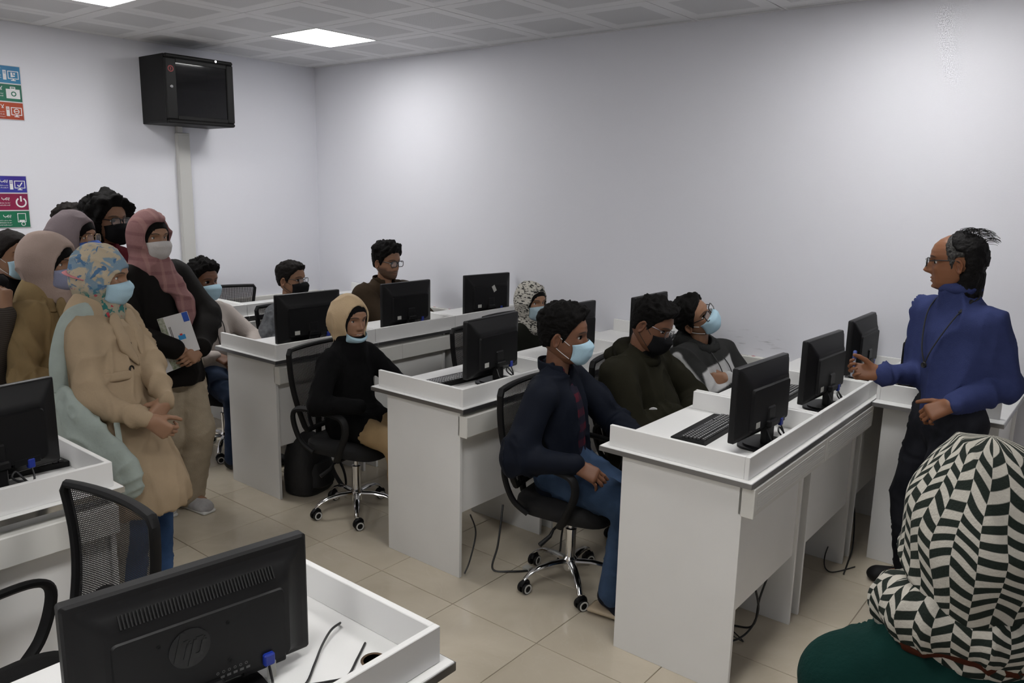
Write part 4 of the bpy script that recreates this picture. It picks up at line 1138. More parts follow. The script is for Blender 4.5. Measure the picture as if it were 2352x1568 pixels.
# ------------------------------------------------------------------ a person
UP = V(0, 0, 1)
class Person:
    def __init__(s, label, head, hyaw, pel, yaw, hpitch=0, hroll=0, hs=1.0, S=1.0, sh=.185, syaw=None, skin=(.42, .25, .16), face=None, res=1, seed=1,
                 L=None, R=None, fL=None, fR=None, group='students', bulk=1.0, shdrop=0, neck=.155, lf=1.0):
        s.head = V(*head); s.H = frame_of(hyaw, hpitch, hroll); s.hs = hs; s.S = S; s.pel = V(*pel); s.seed = seed; s.res = res; s.skin = V(*skin); s.bulk = bulk
        s.F = V(math.cos(math.radians(yaw)), math.sin(math.radians(yaw)), 0); s.Lf = V(-s.F[1], s.F[0], 0)
        s.N = s.head-s.H[:, 2]*.09*hs-UP*(neck-.09)*hs-s.H[:, 1]*.02*hs
        s.sp = nrm(s.N-s.pel)
        sy = math.radians(yaw if syaw is None else syaw); s.SF = V(math.cos(sy), math.sin(sy), 0); SL = V(-s.SF[1], s.SF[0], 0); s.SL = SL
        dn = s.N-s.sp*(.078+shdrop)*S
        s.shL = dn+SL*sh*S; s.shR = dn-SL*sh*S
        base = V(s.pel[0], s.pel[1], 0); s.base = base
        s.t = thing('person', label, 'person', tuple(base), 0, group)
        ua, fa = .285*S, .25*S
        s.arm = {}
        for side, sp_, a in (('L', L, s.shL), ('R', R, s.shR)):
            if sp_ is None: sp_ = dict(p=a-UP*.5*S+s.F*.08, hint=-s.F)
            e, w_ = ik(a, sp_['p'], ua, fa, sp_.get('hint', -UP-s.F)); s.arm[side] = (a, e, w_, sp_)
        th_, cl = .42*S*lf, .41*S*lf; s.leg = {}
        for side, q, sg in (('L', fL, 1), ('R', fR, -1)):
            hp = s.pel+s.Lf*.088*S*sg
            q = q or dict(p=V(hp[0], hp[1], .085))
            k_, a_ = ik(hp, q['p'], th_, cl, q.get('hint', s.F)); s.leg[side] = (hp, k_, a_, q)
        s.face = face or {}
        s.body()
    def hw(s, P): return s.head+(np.asarray(P)*s.hs)@s.H.T           # head-local to world
    def body(s):
        f = Field(); S = s.S; b = .8
        nk = s.hw((0, -.012, -.075))
        f.add(rc(s.N-UP*.02, nk, .054*S, .050*s.hs), .03); f.add(rc(s.shL*.92+s.shR*.08-UP*.01, s.shR*.92+s.shL*.08-UP*.01, .032*S, .032*S), .02)
        f.add(fc(s.N-s.sp*.19, s.pel+s.sp*.1, .105*S, .10*S, s.SF, .6), .03); f.add(fc(s.pel+s.sp*.12, s.pel, .11*S, .12*S, s.F, .7), .05)
        for k in 'LR':
            a, e, w_, _ = s.arm[k]; f.add(rc(a, e, .038*S, .030*S), .02); f.add(rc(e, w_, .030*S, .0205*S), .02)
            a, e, w_, _ = s.leg[k]; f.add(rc(a, e, .055*S, .042*S), .03); f.add(rc(e, w_, .042*S, .032*S), .03)
            f.add(rc(w_-UP*.02, w_+s.F*.10*S-UP*.03, .03*S, .03*S), .02)
        Vt, F = f.mesh(.013 if s.res > 1 else .016); Vt = relax(Vt, F, 2)
        VV, FF, CC = [Vt], [F], [np.tile(s.skin, (len(Vt), 1))]; n = len(Vt)
        hv, hf, hc = make_head(s.skin, s.face, s.res); VV.append(s.hw(hv)); FF.append(hf+n); CC.append(hc); n += len(hv)
        for k, sg in (('L', -1), ('R', 1)):
            a, e, w_, q = s.arm[k]
            if q.get('nohand'): continue
            d = q.get('d', w_-e); v, g = hand_mesh(sg, w_+nrm(w_-e)*.012, d, q.get('back', s.F*.3+UP), q.get('curl', .3), S*q.get('sc', 1.0), thumb=q.get('thumb', .5), h=q.get('h', .0045 if s.res > 1 else .006))
            VV.append(v); FF.append(g+n); CC.append(np.tile(s.skin*q.get('tone', 1.0), (len(v), 1))); n += len(v)
        npmesh('body', np.concatenate(VV), np.concatenate(FF), M_SKIN, s.t, s.base, np.concatenate(CC))
    # ---- clothing
    def torso(s, f, inf=.0, hem=-.02, w=1.0, dep=.70, belly=0.0):
        S = s.S; B = s.bulk*w; lo = s.pel+s.sp*hem
        f.add(rc(s.shL*.9+s.shR*.1, s.shR*.9+s.shL*.1, 0.048*S+inf, .048*S+inf), .04)
        for a in (s.shL, s.shR): f.add(rc(s.N+s.sp*.0, a*.75+s.N*.25-s.sp*.0, .046*S+inf, .040*S+inf), .035)
        f.add(fc(s.N-s.sp*.175*S, s.pel+s.sp*.20*S, (.148*S)*B+inf, (.138*S)*B+inf, s.SF, dep), .05)
        f.add(fc(s.pel+s.sp*.22*S, lo, (.138*S)*B+inf, (.150*S)*B+inf, s.F, dep+.06), .05)
        if belly: f.add(el(s.pel+s.sp*.17*S+s.F*.05*S, (.13*S+belly,)*3), .06)
    def sleeves(s, f, inf=0.0, r=(.062, .052, .040), end=1.0, k=.038):
        S = s.S*.9
        for q in 'LR':
            a, e, w_, _ = s.arm[q]; w2 = e+(w_-e)*end
            f.add(rc(a, e, r[0]*S+inf, r[1]*S+inf), k); f.add(rc(e, w2, r[1]*S+inf, r[2]*S+inf*.3-.002), .02)
    def jacket(s, m, name='jacket', inf=.006, hem=-.04, fold=.006, freq=13, h=None, end=.98, w=1.0, collar=None, hood=None, r=(.062, .052, .040), colf=None, neck=None, belly=0, dep=.70, extra=None, uvf=None, gate=None):
        f = Field(); s.torso(f, inf, hem, w, dep, belly); s.sleeves(f, inf, r, end)
        if neck: f.add(rc(s.N-UP*.02, s.N+(s.hw((0, -.012, -.09))-s.N)*neck, .066*s.S, .060*s.S), .02)
        if extra: extra(f)
        if not neck: f.add(rc(s.N+s.sp*.0+s.SF*.02, s.N+s.sp*.12+s.SF*.05, .052*s.S, .066*s.S), .012, 'cut')
        o = soft(name, f, h or (.009 if s.res > 1 else .012), m, s.t, s.base, fold, freq, s.seed, colf=colf, uvf=uvf, gate=gate)
        if collar: s.collar(collar, o)
        if hood: s.hood(hood)
        return o
    def band(s, name, m, t0, hw, inf, bell=None, parent=None):
        """a belt: the coat's own surface, raised, between two levels of the spine"""
        f = Field(); s.torso(f, inf, -.02)
        if bell: bell(f)
        c = s.pel+s.sp*t0; f.add(((lambda P: np.abs((P-c)@s.sp)-hw), None, None), .004, 'int')
        return soft(name, f, .008, m, parent or s.t, s.base, .002, 30, 2)
    def lapels(s, m, x=.055, l=.20, out=.0):
        for sg in (-1, 1):
            f = Field(); a = s.N+s.SF*(.095+out)+s.SL*x*sg-s.sp*.035; b = s.N+s.SF*(.145+out)+s.SL*.028*sg-s.sp*l
            f.add(fc(a, (a+b)/2+s.SL*.018*sg, .042, .040, s.SF, .28), .01); f.add(fc((a+b)/2+s.SL*.018*sg, b, .040, .012, s.SF, .28), .01)
            soft('lapel', f, .007, m, s.t, s.base, .0)
    def collar(s, m, parent=None, r=.072, hgt=.045, gap=.6, name='collar', tilt=.3, drop=.0, flare=0.0):
        """stand collar open at the front"""
        n, k = 26, 4; vs = []; c = s.N+s.sp*(.0-drop)
        for j in range(k):
            for i in range(n):
                q = -PI+gap+(2*PI-2*gap)*i/(n-1); d = -s.SF*math.cos(q)+s.SL*math.sin(q)
                rr = r*s.S*(1+.12*(j/(k-1)))-.004*j+flare*(1-j/(k-1))**1.3; fz = .5*(1-math.cos(q))          # front share
                vs.append(c+d*rr+s.sp*(hgt*j/(k-1)-tilt*r*fz+.012))
        fs = [(j*n+i, j*n+i+1, (j+1)*n+i+1, (j+1)*n+i) for j in range(k-1) for i in range(n-1)]
        me = bpy.data.meshes.new(name); P = np.array(vs)-s.base; me.from_pydata(P.tolist(), [], fs); me.materials.append(m)
        me.polygons.foreach_set('use_smooth', [True]*len(fs)); o = link(name, me, parent or s.t)
        md = o.modifiers.new('t', 'SOLIDIFY'); md.thickness = .007; md.offset = 0; sb = o.modifiers.new('s', 'SUBSURF'); sb.levels = 1; sb.render_levels = 1
        return o
    def hood(s, m, big=1.0):
        f = Field(); S = s.S; n = 14; P = []
        for i in range(n):
            q = 2*PI*i/n; back = .5*(1-math.cos(q))
            P.append(s.N+s.sp*(.028*back-.035*(1-back))+s.SF*math.cos(q)*(.072+.035*(1-back)*.3)*S*(1 if back < .5 else 1.15)+s.SL*math.sin(q)*.082*S)
        for i in range(n):
            b = .5*(1-math.cos(2*PI*(i+.5)/n)); f.add(rc(P[i], P[(i+1) % n], (.020+.016*b*big)*S, (.020+.016*b*big)*S), .02)
        f.add(el(s.N-s.SF*.10*S-s.sp*.03, (.075*S*big, .055*S, .06*S)), .03)
        return soft('hood', f, .008, m, s.t, s.base, .005, 18, s.seed+9)
    def trousers(s, m, inf=.004, r=(.088, .066, .052), top=.10, fold=.005, hem=.03, h=None, name='trousers', wide=None, colf=None):
        f = Field(); S = s.S
        f.add(fc(s.pel+s.sp*top, s.pel, .135*S+inf, .150*S+inf, s.F, .76), .04)
        for k in 'LR':
            a, e, w_, _ = s.leg[k]; f.add(rc(a-s.Lf*0, e, r[0]*S+inf, r[1]*S+inf), .045)
            f.add(rc(e, w_+UP*hem-UP*.03, r[1]*S+inf, (wide or r[2])*S+inf), .02)
        return soft(name, f, h or (.010 if s.res > 1 else .014), m, s.t, s.base, fold, 15, s.seed+2, (1, 1, 1.3), colf=colf)
    def shoes(s, m, sole=None, d=None):
        for k in 'LR':
            a, e, w_, q = s.leg[k]; fd = nrm(q.get('toe', s.F)); S = s.S; g = V(w_[0], w_[1], w_[2]-.085)
            f = Field(); f.add(rc(g+UP*.045-fd*.03, g+UP*.04+fd*.13*S, .042*S, .036*S), .03); f.add(rc(g+UP*.06-fd*.02, g+UP*.085-fd*.02, .042*S, .042*S), .03)
            f.add(fc(g+UP*.03+fd*.06*S, g+UP*.03+fd*.14*S, .045*S, .042*S, UP, .7), .03)
            o = soft('shoe', f, .008, m, s.t, s.base, 0)
            if sole is not None:
                fs = Field(); fs.add(bxp(g+UP*.011+fd*.045*S, (.135*S, .043*S, .011), .010, np.stack([fd, np.cross(UP, fd), UP])), .01); soft('sole', fs, .007, sole, o, s.base, 0)
    # ---- head wear
    def hair(s, m, style, name='hair'):
        P, F, _ = make_hair(style, s.res, s.seed); return npmesh(name, s.hw(P), F, m, s.t, s.base)
    def underscarf(s, m, op=(.066, .078, -.016)):
        f = Field(); f.add(el((0, 0, .003), (.083, .1065, .1212)), .01); f.add(el((0, .10, op[2]), (op[0], .085, op[1])), .008, 'cut')
        Vt, F = f.mesh(.007); Vt = relax(Vt, F, 1); return npmesh('underscarf', s.hw(Vt), F, m, s.t, s.base)
    def hijab(s, m, op=(.078, .098, -.014), size=(.091, .116, .130), cen=(0, -.010, .006), drape=1.0, chest=True, fold=.006, freq=16, h=.0065, tail=None, colf=None, uvf=None, opy=.10, opd=.092, front=True, back=0.0, lower=0.0):
        Rt = s.H.T; loc = lambda p: (Rt@(np.asarray(p)-s.head))/s.hs
        Nl = loc(s.N); up = Rt@s.sp; fw = Rt@s.SF; lf = Rt@s.SL
        f = Field(); f.add(el(cen, size), .02)
        if back: f.add(el((0, -.075, -.02), (.075, .055+back, .085)), .04)
        f.add(rc((0, -.02, -.04), Nl+fw*.0, .078*drape, .088*drape), .035)
        if front: f.add(rc((0, .035, -.105), Nl+fw*.045-up*.01, .048, .065*drape), .03)
        else: f.add(rc((0, .04, -.108), (0, .02, -.135), .040, .045), .03)
        if chest:
            f.add(rc(Nl+fw*.04-up*.03, Nl+fw*.075-up*(.10+lower), .085*drape, .06), .05)
            for sg in (-1, 1): f.add(rc(Nl-up*.0, Nl+lf*sg*.10-up*.035, .075*drape, .05), .05)
        f.add(el((0, opy, op[2]), (op[0], opd, op[1])), .012, 'cut')
        if tail: tail(f, Nl, up, fw, lf)
        Vt, F = f.mesh(h/s.hs); Vt = relax(Vt, F, 1); P0 = Vt.copy(); N = vnormals(Vt, F)
        q = folds(Vt, fold, freq, s.seed+5, (1.0, .55, .75)); Vt = Vt+N*q[:, None]
        return npmesh('hijab', s.hw(Vt), F, m, s.t, s.base, colf(P0) if colf else None, uvf(P0) if uvf else None)
    def mask(s, m, loop, off=0.0, low=False, ear=True, over=0.0, pull=0.0):
        nu, nv = 25, 15; vs = []; b = .015
        if low:        # pulled down under the chin
            zm = np.array([-.090, -.105, -.118, -.126]); ymid = np.array([.099, .101, .088, .060]); zs = (-.066, -.108); ysd = .045; xs = .064
        else:
            zm = np.array([-.012, -.028, -.045, -.07, -.096, -.113, -.120]); ymid = np.array([.104, .121, .125, .119, .108, .092, .068]); zs = (-.026, -.088); ysd = .040; xs = .069
        t = np.linspace(0, 1, len(zm))
        for j in range(nv):
            v = j/(nv-1); z0 = np.interp(v, t, zm); y0 = np.interp(v, t, ymid)+.004+off; z1 = zs[0]+(zs[1]-zs[0])*v
            pl = .0045*((v*3.2) % 1)*(v < .95)
            for i in range(nu):
                u = -1+2*i/(nu-1); a = u*PI/2*.97
                x = (xs+over*.6)*math.sin(a)*(1-.10*v*(not low)); y = ysd-over*.4+(y0-ysd)*max(math.cos(a), 0)**.62; z = z0+(z1-z0)*abs(u)**1.6
                vs.append((x, y+pl*math.cos(a), z))
        F = np.array([(j*nu+i, j*nu+i+1, (j+1)*nu+i+1, (j+1)*nu+i) for j in range(nv-1) for i in range(nu-1)])[:, ::-1]
        o = npmesh('face_mask', s.hw(np.array(vs)), F, m, s.t, s.base)
        md = o.modifiers.new('t', 'SOLIDIFY'); md.thickness = .002; md.offset = 1
        if ear:
            mb = MB()
            for sg in (-1, 1):
                e1 = (sg*(.078+over), -.018, .018); e2 = (sg*(.076+over), -.022, -.036)
                for a, e in (((sg*(xs+over*.6-.001), ysd-over*.3, zs[0]-.003), e1), ((sg*((xs+over*.6)*.9), ysd-over*.3, zs[1]+.004), e2)):
                    mid = ((a[0]+e[0])/2+sg*.004, (a[1]+e[1])/2, (a[2]+e[2])/2)
                    mb2 = MB().tube(smooth_path([s.hw(a), s.hw(mid), s.hw(e)], 4), .0016, 5)
                    mb.add([tuple(V(*p)-s.base) for p in mb2.v], mb2.f)
            mb.build('ear_loops', loop, o, True)
        return o
    def glasses(s, m, w=.050, hh=.036, r=.0022, z=-.003, yy=.104, lens=None):
        mb = MB(); ad = lambda q: mb.add([tuple(V(*p)-s.base) for p in q.v], q.f)
        for sg in (-1, 1):
            pts = [s.hw((sg*.0335+p[0], yy-.10*abs(sg*.0335+p[0])**1.0*.25-.003*(abs(sg*.0335+p[0]) > .05), z+p[1])) for p in rrect(w, hh, .012, 4)]
            ad(MB().tube(pts, r*s.hs, 6, closed=True))
            ad(MB().tube([s.hw(q) for q in ((sg*(.0335+w/2), yy-.014, z+.008), (sg*.070, .060, z+.012), (sg*.079, -.005, z+.012), (sg*.080, -.025, z))], r*.9*s.hs, 6))
        ad(MB().tube([s.hw(q) for q in ((-.0095, yy-.002, z+.006), (0, yy+.003, z+.010), (.0095, yy-.002, z+.006))], r*s.hs, 6))
        o = mb.build('glasses', m, s.t, True)
        lm = lens or mat('spectacle_lens', (.9, .9, .92), .04, alpha=.16, spec=.7)
        for sg in (-1, 1):
            pts = [V(*s.hw((sg*.0335+p[0]*.96, yy-.012*0-.10*abs(sg*.0335+p[0])*.25, z+p[1]*.96)))-s.base for p in rrect(w, hh, .012, 4)]
            n = len(pts); MB().add([tuple(p) for p in pts], [tuple(range(n))]).build('lens', lm, o)
        return o
    def tube(s, name, pts, r, m, n=8, flat=None, parent=None, smooth=6):
        P = smooth_path([tuple(p) for p in pts], smooth) if smooth else pts
        mb = MB().tube(P, r, n, flat=flat); mb.v = [tuple(V(*p)-s.base) for p in mb.v]; return mb.build(name, m, parent or s.t, True)
    def disc(s, name, p, nrm_, r, t, m, parent=None):
        z = nrm(nrm_); x = nrm(np.cross(z, UP if abs(z[2]) < .9 else V(1, 0, 0))); y = np.cross(z, x); Mx = Matrix((tuple(x), tuple(y), tuple(z))).transposed()
        mb = MB().lathe([(0, 0), (r, 0), (r*1.05, t*.4), (r*.9, t), (r*.55, t*.7), (0, t*.7)], 16, M=Mx); mb.v = [tuple(V(*q)+V(*p)-s.base) for q in mb.v]; return mb.build(name, m, parent or s.t, True)

# ------------------------------------------------------------------ fabrics
def ramp_mat(name, build, rough=.85, bump=.2):
    m = mat(name, (.5, .5, .5), rough, spec=.2, bump=bump, bscale=260); nt = m.node_tree; b = nt.nodes['Principled BSDF']
    nt.links.new(build(nt), b.inputs['Base Color']); return m
def n_math(nt, op, a, b=None, c=None):
    n = nd(nt, 'ShaderNodeMath', operation=op)
    for i, x in enumerate((a, b, c)):
        if x is None: continue
        if isinstance(x, (int, float)): n.inputs[i].default_value = x
        else: nt.links.new(x, n.inputs[i])
    return n.outputs[0]
def n_mix(nt, f, a, b):
    n = nd(nt, 'ShaderNodeMix', data_type='RGBA')
    for i, x in ((0, f), (6, a), (7, b)):
        if isinstance(x, tuple): n.inputs[i].default_value = (*x, 1)
        elif isinstance(x, (int, float)): n.inputs[i].default_value = x
        else: nt.links.new(x, n.inputs[i])
    return n.outputs[2]
def n_noise(nt, vec, sc, det=3, dist=0):
    n = nd(nt, 'ShaderNodeTexNoise'); n.inputs['Scale'].default_value = sc; n.inputs['Detail'].default_value = det; n.inputs['Distortion'].default_value = dist
    nt.links.new(vec, n.inputs['Vector']); return n.outputs[0]
def n_step(nt, x, a, b):
    n = nd(nt, 'ShaderNodeMapRange'); n.inputs[1].default_value = a; n.inputs[2].default_value = b; nt.links.new(x, n.inputs[0]); return n.outputs[0]
def n_attr(nt): n = nd(nt, 'ShaderNodeAttribute', attribute_name='pat'); s = nd(nt, 'ShaderNodeSeparateXYZ'); nt.links.new(n.outputs['Vector'], s.inputs[0]); return n.outputs['Vector'], s.outputs
def floral(nt):
    v, s = n_attr(nt)
    c = n_mix(nt, n_step(nt, n_noise(nt, v, 14, 4, 1.5), .50, .56), (.43, .36, .26), (.17, .25, .32))
    c = n_mix(nt, n_step(nt, n_noise(nt, v, 22, 3, 1), .58, .62), c, (.07, .15, .27))
    low = n_step(nt, s[2], -.03, -.075)
    d = n_mix(nt, n_step(nt, n_noise(nt, v, 34, 2, .5), .52, .56), (.30, .27, .20), (.03, .14, .13))
    d = n_mix(nt, n_step(nt, n_noise(nt, v, 45, 2, 0), .62, .65), d, (.38, .05, .06))
    return n_mix(nt, low, c, d)
def plaidpink(nt):
    v, s = n_attr(nt); c = (.235, .118, .118)
    st = n_step(nt, n_math(nt, 'SINE', n_math(nt, 'MULTIPLY', s[2], 95)), .55, .8); sv = n_step(nt, n_math(nt, 'SINE', n_math(nt, 'MULTIPLY', s[0], 110)), .6, .8)
    c = n_mix(nt, n_math(nt, 'MULTIPLY', st, .5), c, (.14, .05, .055)); c = n_mix(nt, n_math(nt, 'MULTIPLY', sv, .45), c, (.36, .20, .18))
    return n_mix(nt, n_math(nt, 'MULTIPLY', n_noise(nt, v, 90, 2), .25), c, (.36, .22, .21))
def zebra(nt):
    v, s = n_attr(nt); mp = nd(nt, 'ShaderNodeMapping'); mp.inputs['Scale'].default_value = (55, 40, 120); nt.links.new(v, mp.inputs[0])
    return n_mix(nt, n_step(nt, n_noise(nt, mp.outputs[0], 1.0, 2, .4), .53, .57), (.48, .46, .41), (.03, .03, .028))
def zigzag(nt):
    v, s = n_attr(nt)
    col = n_math(nt, 'MULTIPLY', s[0], 1.0); fr = n_math(nt, 'FRACT', col); par = n_math(nt, 'MODULO', n_math(nt, 'FLOOR', col), 2)
    tri = n_math(nt, 'SUBTRACT', 1.0, n_math(nt, 'MULTIPLY', n_math(nt, 'ABSOLUTE', n_math(nt, 'SUBTRACT', n_math(nt, 'MODULO', n_math(nt, 'ADD', col, 100.0), 2.0), 1.0)), 1.0))
    row = n_math(nt, 'FRACT', n_math(nt, 'ADD', n_math(nt, 'ADD', s[1], n_math(nt, 'MULTIPLY', tri, .55)), n_math(nt, 'MULTIPLY', n_math(nt, 'ABSOLUTE', par), .5)))
    m = n_step(nt, n_math(nt, 'ABSOLUTE', n_math(nt, 'SUBTRACT', row, .5)), .225, .27)
    w = n_mix(nt, n_noise(nt, v, 3, 2), (.50, .48, .42), (.40, .38, .33))
    return n_mix(nt, m, w, (.012, .018, .014))
def redplaid(nt):
    tc = nd(nt, 'ShaderNodeTexCoord'); s = nd(nt, 'ShaderNodeSeparateXYZ'); nt.links.new(tc.outputs['Object'], s.inputs[0])
    a = n_step(nt, n_math(nt, 'SINE', n_math(nt, 'MULTIPLY', s.outputs[2], 90)), -.1, .1); b = n_step(nt, n_math(nt, 'SINE', n_math(nt, 'MULTIPLY', n_math(nt, 'ADD', s.outputs[1], s.outputs[0]), 80)), -.1, .1)
    c = n_mix(nt, a, (.010, .008, .018), (.075, .008, .018)); return n_mix(nt, n_math(nt, 'MULTIPLY', b, .6), c, (.008, .008, .02))
def ribbed(nt):
    tc = nd(nt, 'ShaderNodeTexCoord'); s = nd(nt, 'ShaderNodeSeparateXYZ'); nt.links.new(tc.outputs['Object'], s.inputs[0])
    return n_mix(nt, n_step(nt, n_math(nt, 'SINE', n_math(nt, 'MULTIPLY', s.outputs[2], 700)), -.5, .5), (.035, .029, .025), (.062, .052, .045))
def denim(name, c):
    def bl(nt):
        tc = nd(nt, 'ShaderNodeTexCoord'); v = tc.outputs['Object']
        a = n_mix(nt, n_step(nt, n_noise(nt, v, 5, 3), .40, .62), c, tuple(x*1.9+.01 for x in c)); return n_mix(nt, n_math(nt, 'MULTIPLY', n_noise(nt, v, 300, 2), .35), a, tuple(x*.5 for x in c))
    return ramp_mat(name, bl, .85)
locuv = lambda P: P                                   # head-local coordinates as the pattern space
M_HAIRB = mat('black_hair', (.0028, .0024, .0022), .75, bump=.35, bscale=150, spec=.12)
M_LOOPW = mat('white_elastic', (.6, .6, .6), .8); M_LOOPK = mat('black_elastic', (.01, .01, .01), .8)
MK_BLUE = cloth('mask_light_blue', (.38, .55, .65), .8, .06, bump=.1); MK_BLACK = cloth('mask_black', (.008, .008, .009), .9, bump=.15)
MK_LILAC = cloth('mask_lilac', (.27, .29, .42), .8, .06, bump=.1); MK_ROYAL = cloth('mask_royal_blue', (.07, .14, .45), .8, .06); MK_WHITE = cloth('mask_white', (.50, .48, .47), .8, .05)
M_UNDER = cloth('black_underscarf', (.006, .006, .007), .9)
M_FRAMEK = mat('black_spectacle_frame', (.008, .008, .009), .3); M_FRAMEG = mat('gold_spectacle_frame', (.45, .32, .18), .3, .8); M_FRAMES = mat('steel_spectacle_frame', (.10, .10, .11), .3, .8)
SK1 = (.30, .165, .100); SK2 = (.165, .075, .042); SK3 = (.25, .130, .076)
SHORT = dict(); CREW = dict(top=.022, side=.005, front=.006, fz=90, curl=.35); QUIFF = dict(top=.034, side=.008, front=.012, fz=75, curl=.5)

# ------------------------------------------------------------------ woman in the floral scarf and beige trench coat
def bell(p, f, z0, z1, r0, r1, off=0.0, dep=.78):
    a = p.pel+p.sp*z0; b = V(p.pel[0], p.pel[1], 0)+UP*z1+p.F*off; f.add(fc(a, b, r0, r1, p.F, dep), .04)
def p_floral():
    p = Person('woman in a floral headscarf and beige trench coat wearing a green shoulder bag', (2.895, -3.344, 1.455), 44, (3.03, -3.375, .85), 38, hpitch=-6, hs=1.02, S=.95, sh=.175, skin=SK1, res=2, seed=3, bulk=1.0, group='standing students',
               R=dict(p=V(3.262, -3.375, .895), hint=V(-.2, -.6, -.8), d=V(.45, .6, -.6), back=V(.6, -.75, .1), curl=.6), L=dict(p=V(3.285, -3.27, .90), hint=V(.5, .6, -.6), d=V(.2, -.75, -.6), back=V(.95, .1, .2), curl=.55),
               fL=dict(p=V(3.10, -3.27, .085)), fR=dict(p=V(3.17, -3.44, .085)))
    m = cloth('beige_trench_cotton', (.37, .28, .185), .8, .10, 12, bump=.12, bscale=90)
    def ex(f): bell(p, f, .12, .50, .130, .205, .10); f.add(((lambda P: .475-P[:, 2]), None, None), .008, 'int')
    j = p.jacket(m, 'trench_coat', .012, -.02, .015, 15, extra=ex, r=(.066, .052, .042))
    # storm flap over the near shoulder, wide collar, belt, buttons
    f = Field(); f.add(fc(p.N-p.sp*.05-p.SF*.03, p.N-p.sp*.30-p.SF*.10, .155, .185, p.SF, .62), .03); soft('back_flap', f, .010, m, p.t, p.base, .006, 10, 5)
    p.collar(m, j, r=.082, hgt=.095, gap=.8, tilt=.55, drop=.035, flare=.055)
    p.band('belt', m, .17, .020, .024, lambda f: bell(p, f, .12, .52, .144, .22, .10)); p.lapels(m, .06, .22)
    for z, s_ in ((.34, .02), (.24, .03)): p.disc('button', p.pel+p.sp*z+p.SF*.125-p.SL*s_*2, p.SF-p.SL*.2, .014, .006, M_BLACKP)
    p.trousers(denim('blue_jeans', (.020, .048, .115)), r=(.076, .062, .055), top=.0, inf=-.015); p.shoes(cloth('dark_canvas_shoe', (.02, .02, .025)), M_WRING)
    p.hijab(ramp_mat('floral_scarf', floral), op=(.070, .076, -.030), size=(.093, .120, .128), cen=(0, -.014, .004), fold=.007, uvf=locuv, drape=1.0, chest=False)
    p.mask(MK_BLUE, M_LOOPW, over=.016)
    p.tube('pink_mask_strap', [p.hw(q) for q in ((.098, -.03, -.012), (.085, -.085, -.005), (.05, -.128, 0), (0, -.138, .002), (-.05, -.128, 0), (-.085, -.085, -.005), (-.098, -.03, -.012))], .012, cloth('pink_strap', (.50, .20, .22)), flat=.3)
    return p
pf = p_floral()
def shoulder_bag():
    m = cloth('mint_canvas', (.33, .38, .35), .8, .08, bump=.15, bscale=70)
    b = V(3.10, -3.56, .60); t = thing('shoulder_bag', 'pale green fabric shoulder bag hanging from the floral scarf woman\'s shoulder', 'bag', tuple(b), 0)
    d = nrm(V(.62, .30, -.42)); f = Field()
    f.add(fc(V(3.045, -3.60, .985), V(3.13, -3.555, .83), .062, .085, V(.35, -.9, 0), .45), .05)
    f.add(fc(V(3.09, -3.58, .87), V(3.23, -3.49, .70), .080, .095, V(.35, -.9, 0), .5), .05)
    f.add(fc(V(3.20, -3.51, .72), V(3.235, -3.47, .66), .09, .075, V(.35, -.9, 0), .5), .04)
    soft('bag_body', f, .008, m, t, b, .012, 14, 4, (1, 1, 1))
    for nme, pts in (('strap', [(3.035, -3.605, 1.02), (3.03, -3.60, 1.15), (3.01, -3.545, 1.29), (2.975, -3.46, 1.325), (2.955, -3.40, 1.31)]),
                     ('strap', [(3.235, -3.47, .73), (3.23, -3.475, .82), (3.20, -3.47, .93)])):
        mb = MB().tube(smooth_path(pts, 6), [.034]*25 if len(pts) > 3 else [.012]*13, 10, flat=.28); mb.v = [tuple(V(*q)-b) for q in mb.v]; mb.build(nme, m, t, True)
shoulder_bag()

# ------------------------------------------------------------------ woman in the pink scarf and black padded jacket, with two booklets
def p_pink():
    p = Person('woman in a pink plaid headscarf, white mask and black padded jacket holding booklets', (2.215, -2.785, 1.565), 9, (2.25, -2.745, .89), 12, hpitch=-4, hs=1.0, S=1.0, sh=.172, skin=SK1, res=2, seed=8, bulk=1.02, group='standing students',
               R=dict(p=V(2.50, -2.835, 1.0), hint=V(-.3, -.8, -.6), d=V(.35, .75, -.35), back=V(.85, -.1, .35), curl=.5), L=dict(p=V(2.515, -2.70, .995), hint=V(.2, .9, -.5), d=V(.3, -.75, -.35), back=V(.9, .1, .3), curl=.45),
               fL=dict(p=V(2.235, -2.665, .085), toe=V(.9, .1, 0)), fR=dict(p=V(2.13, -2.80, .085), toe=V(.9, -.1, 0)))
    m = cloth('black_padded_nylon', (.0065, .0055, .005), .7, .1, bump=.2, bscale=30)
    def ex(f): bell(p, f, .14, .80, .155, .172, .03); f.add(((lambda P: .765-P[:, 2]), None, None), .012, 'int')
    p.jacket(m, 'padded_jacket', .018, -.06, .010, 10, extra=ex, r=(.070, .066, .058), neck=.4)
    p.trousers(cloth('beige_knit_trousers', (.36, .30, .22), .9, .12, bump=.3), r=(.092, .080, .08), wide=.078)
    p.shoes(cloth('grey_white_sneaker', (.32, .31, .31), col2=(.5, .5, .5), vscale=9), M_WRING)
    def tail(f, N, up, fw, lf):
        f.add(fc(N+fw*.08+lf*.03-up*.03, N+fw*.155+lf*.055-up*.20, .055, .05, fw, .4), .03); f.add(fc(N+fw*.155+lf*.055-up*.20, N+fw*.165+lf*.07-up*.40, .05, .045, fw, .4), .03)
    p.underscarf(M_HAIRB, (.066, .072, -.022))
    p.hijab(ramp_mat('pink_plaid_scarf', plaidpink), op=(.080, .100, -.006), size=(.098, .131, .134), cen=(0, -.014, .004), fold=.010, freq=15, uvf=locuv, drape=1.02, tail=tail)
    p.mask(MK_WHITE, M_LOOPW); return p
pp = p_pink()
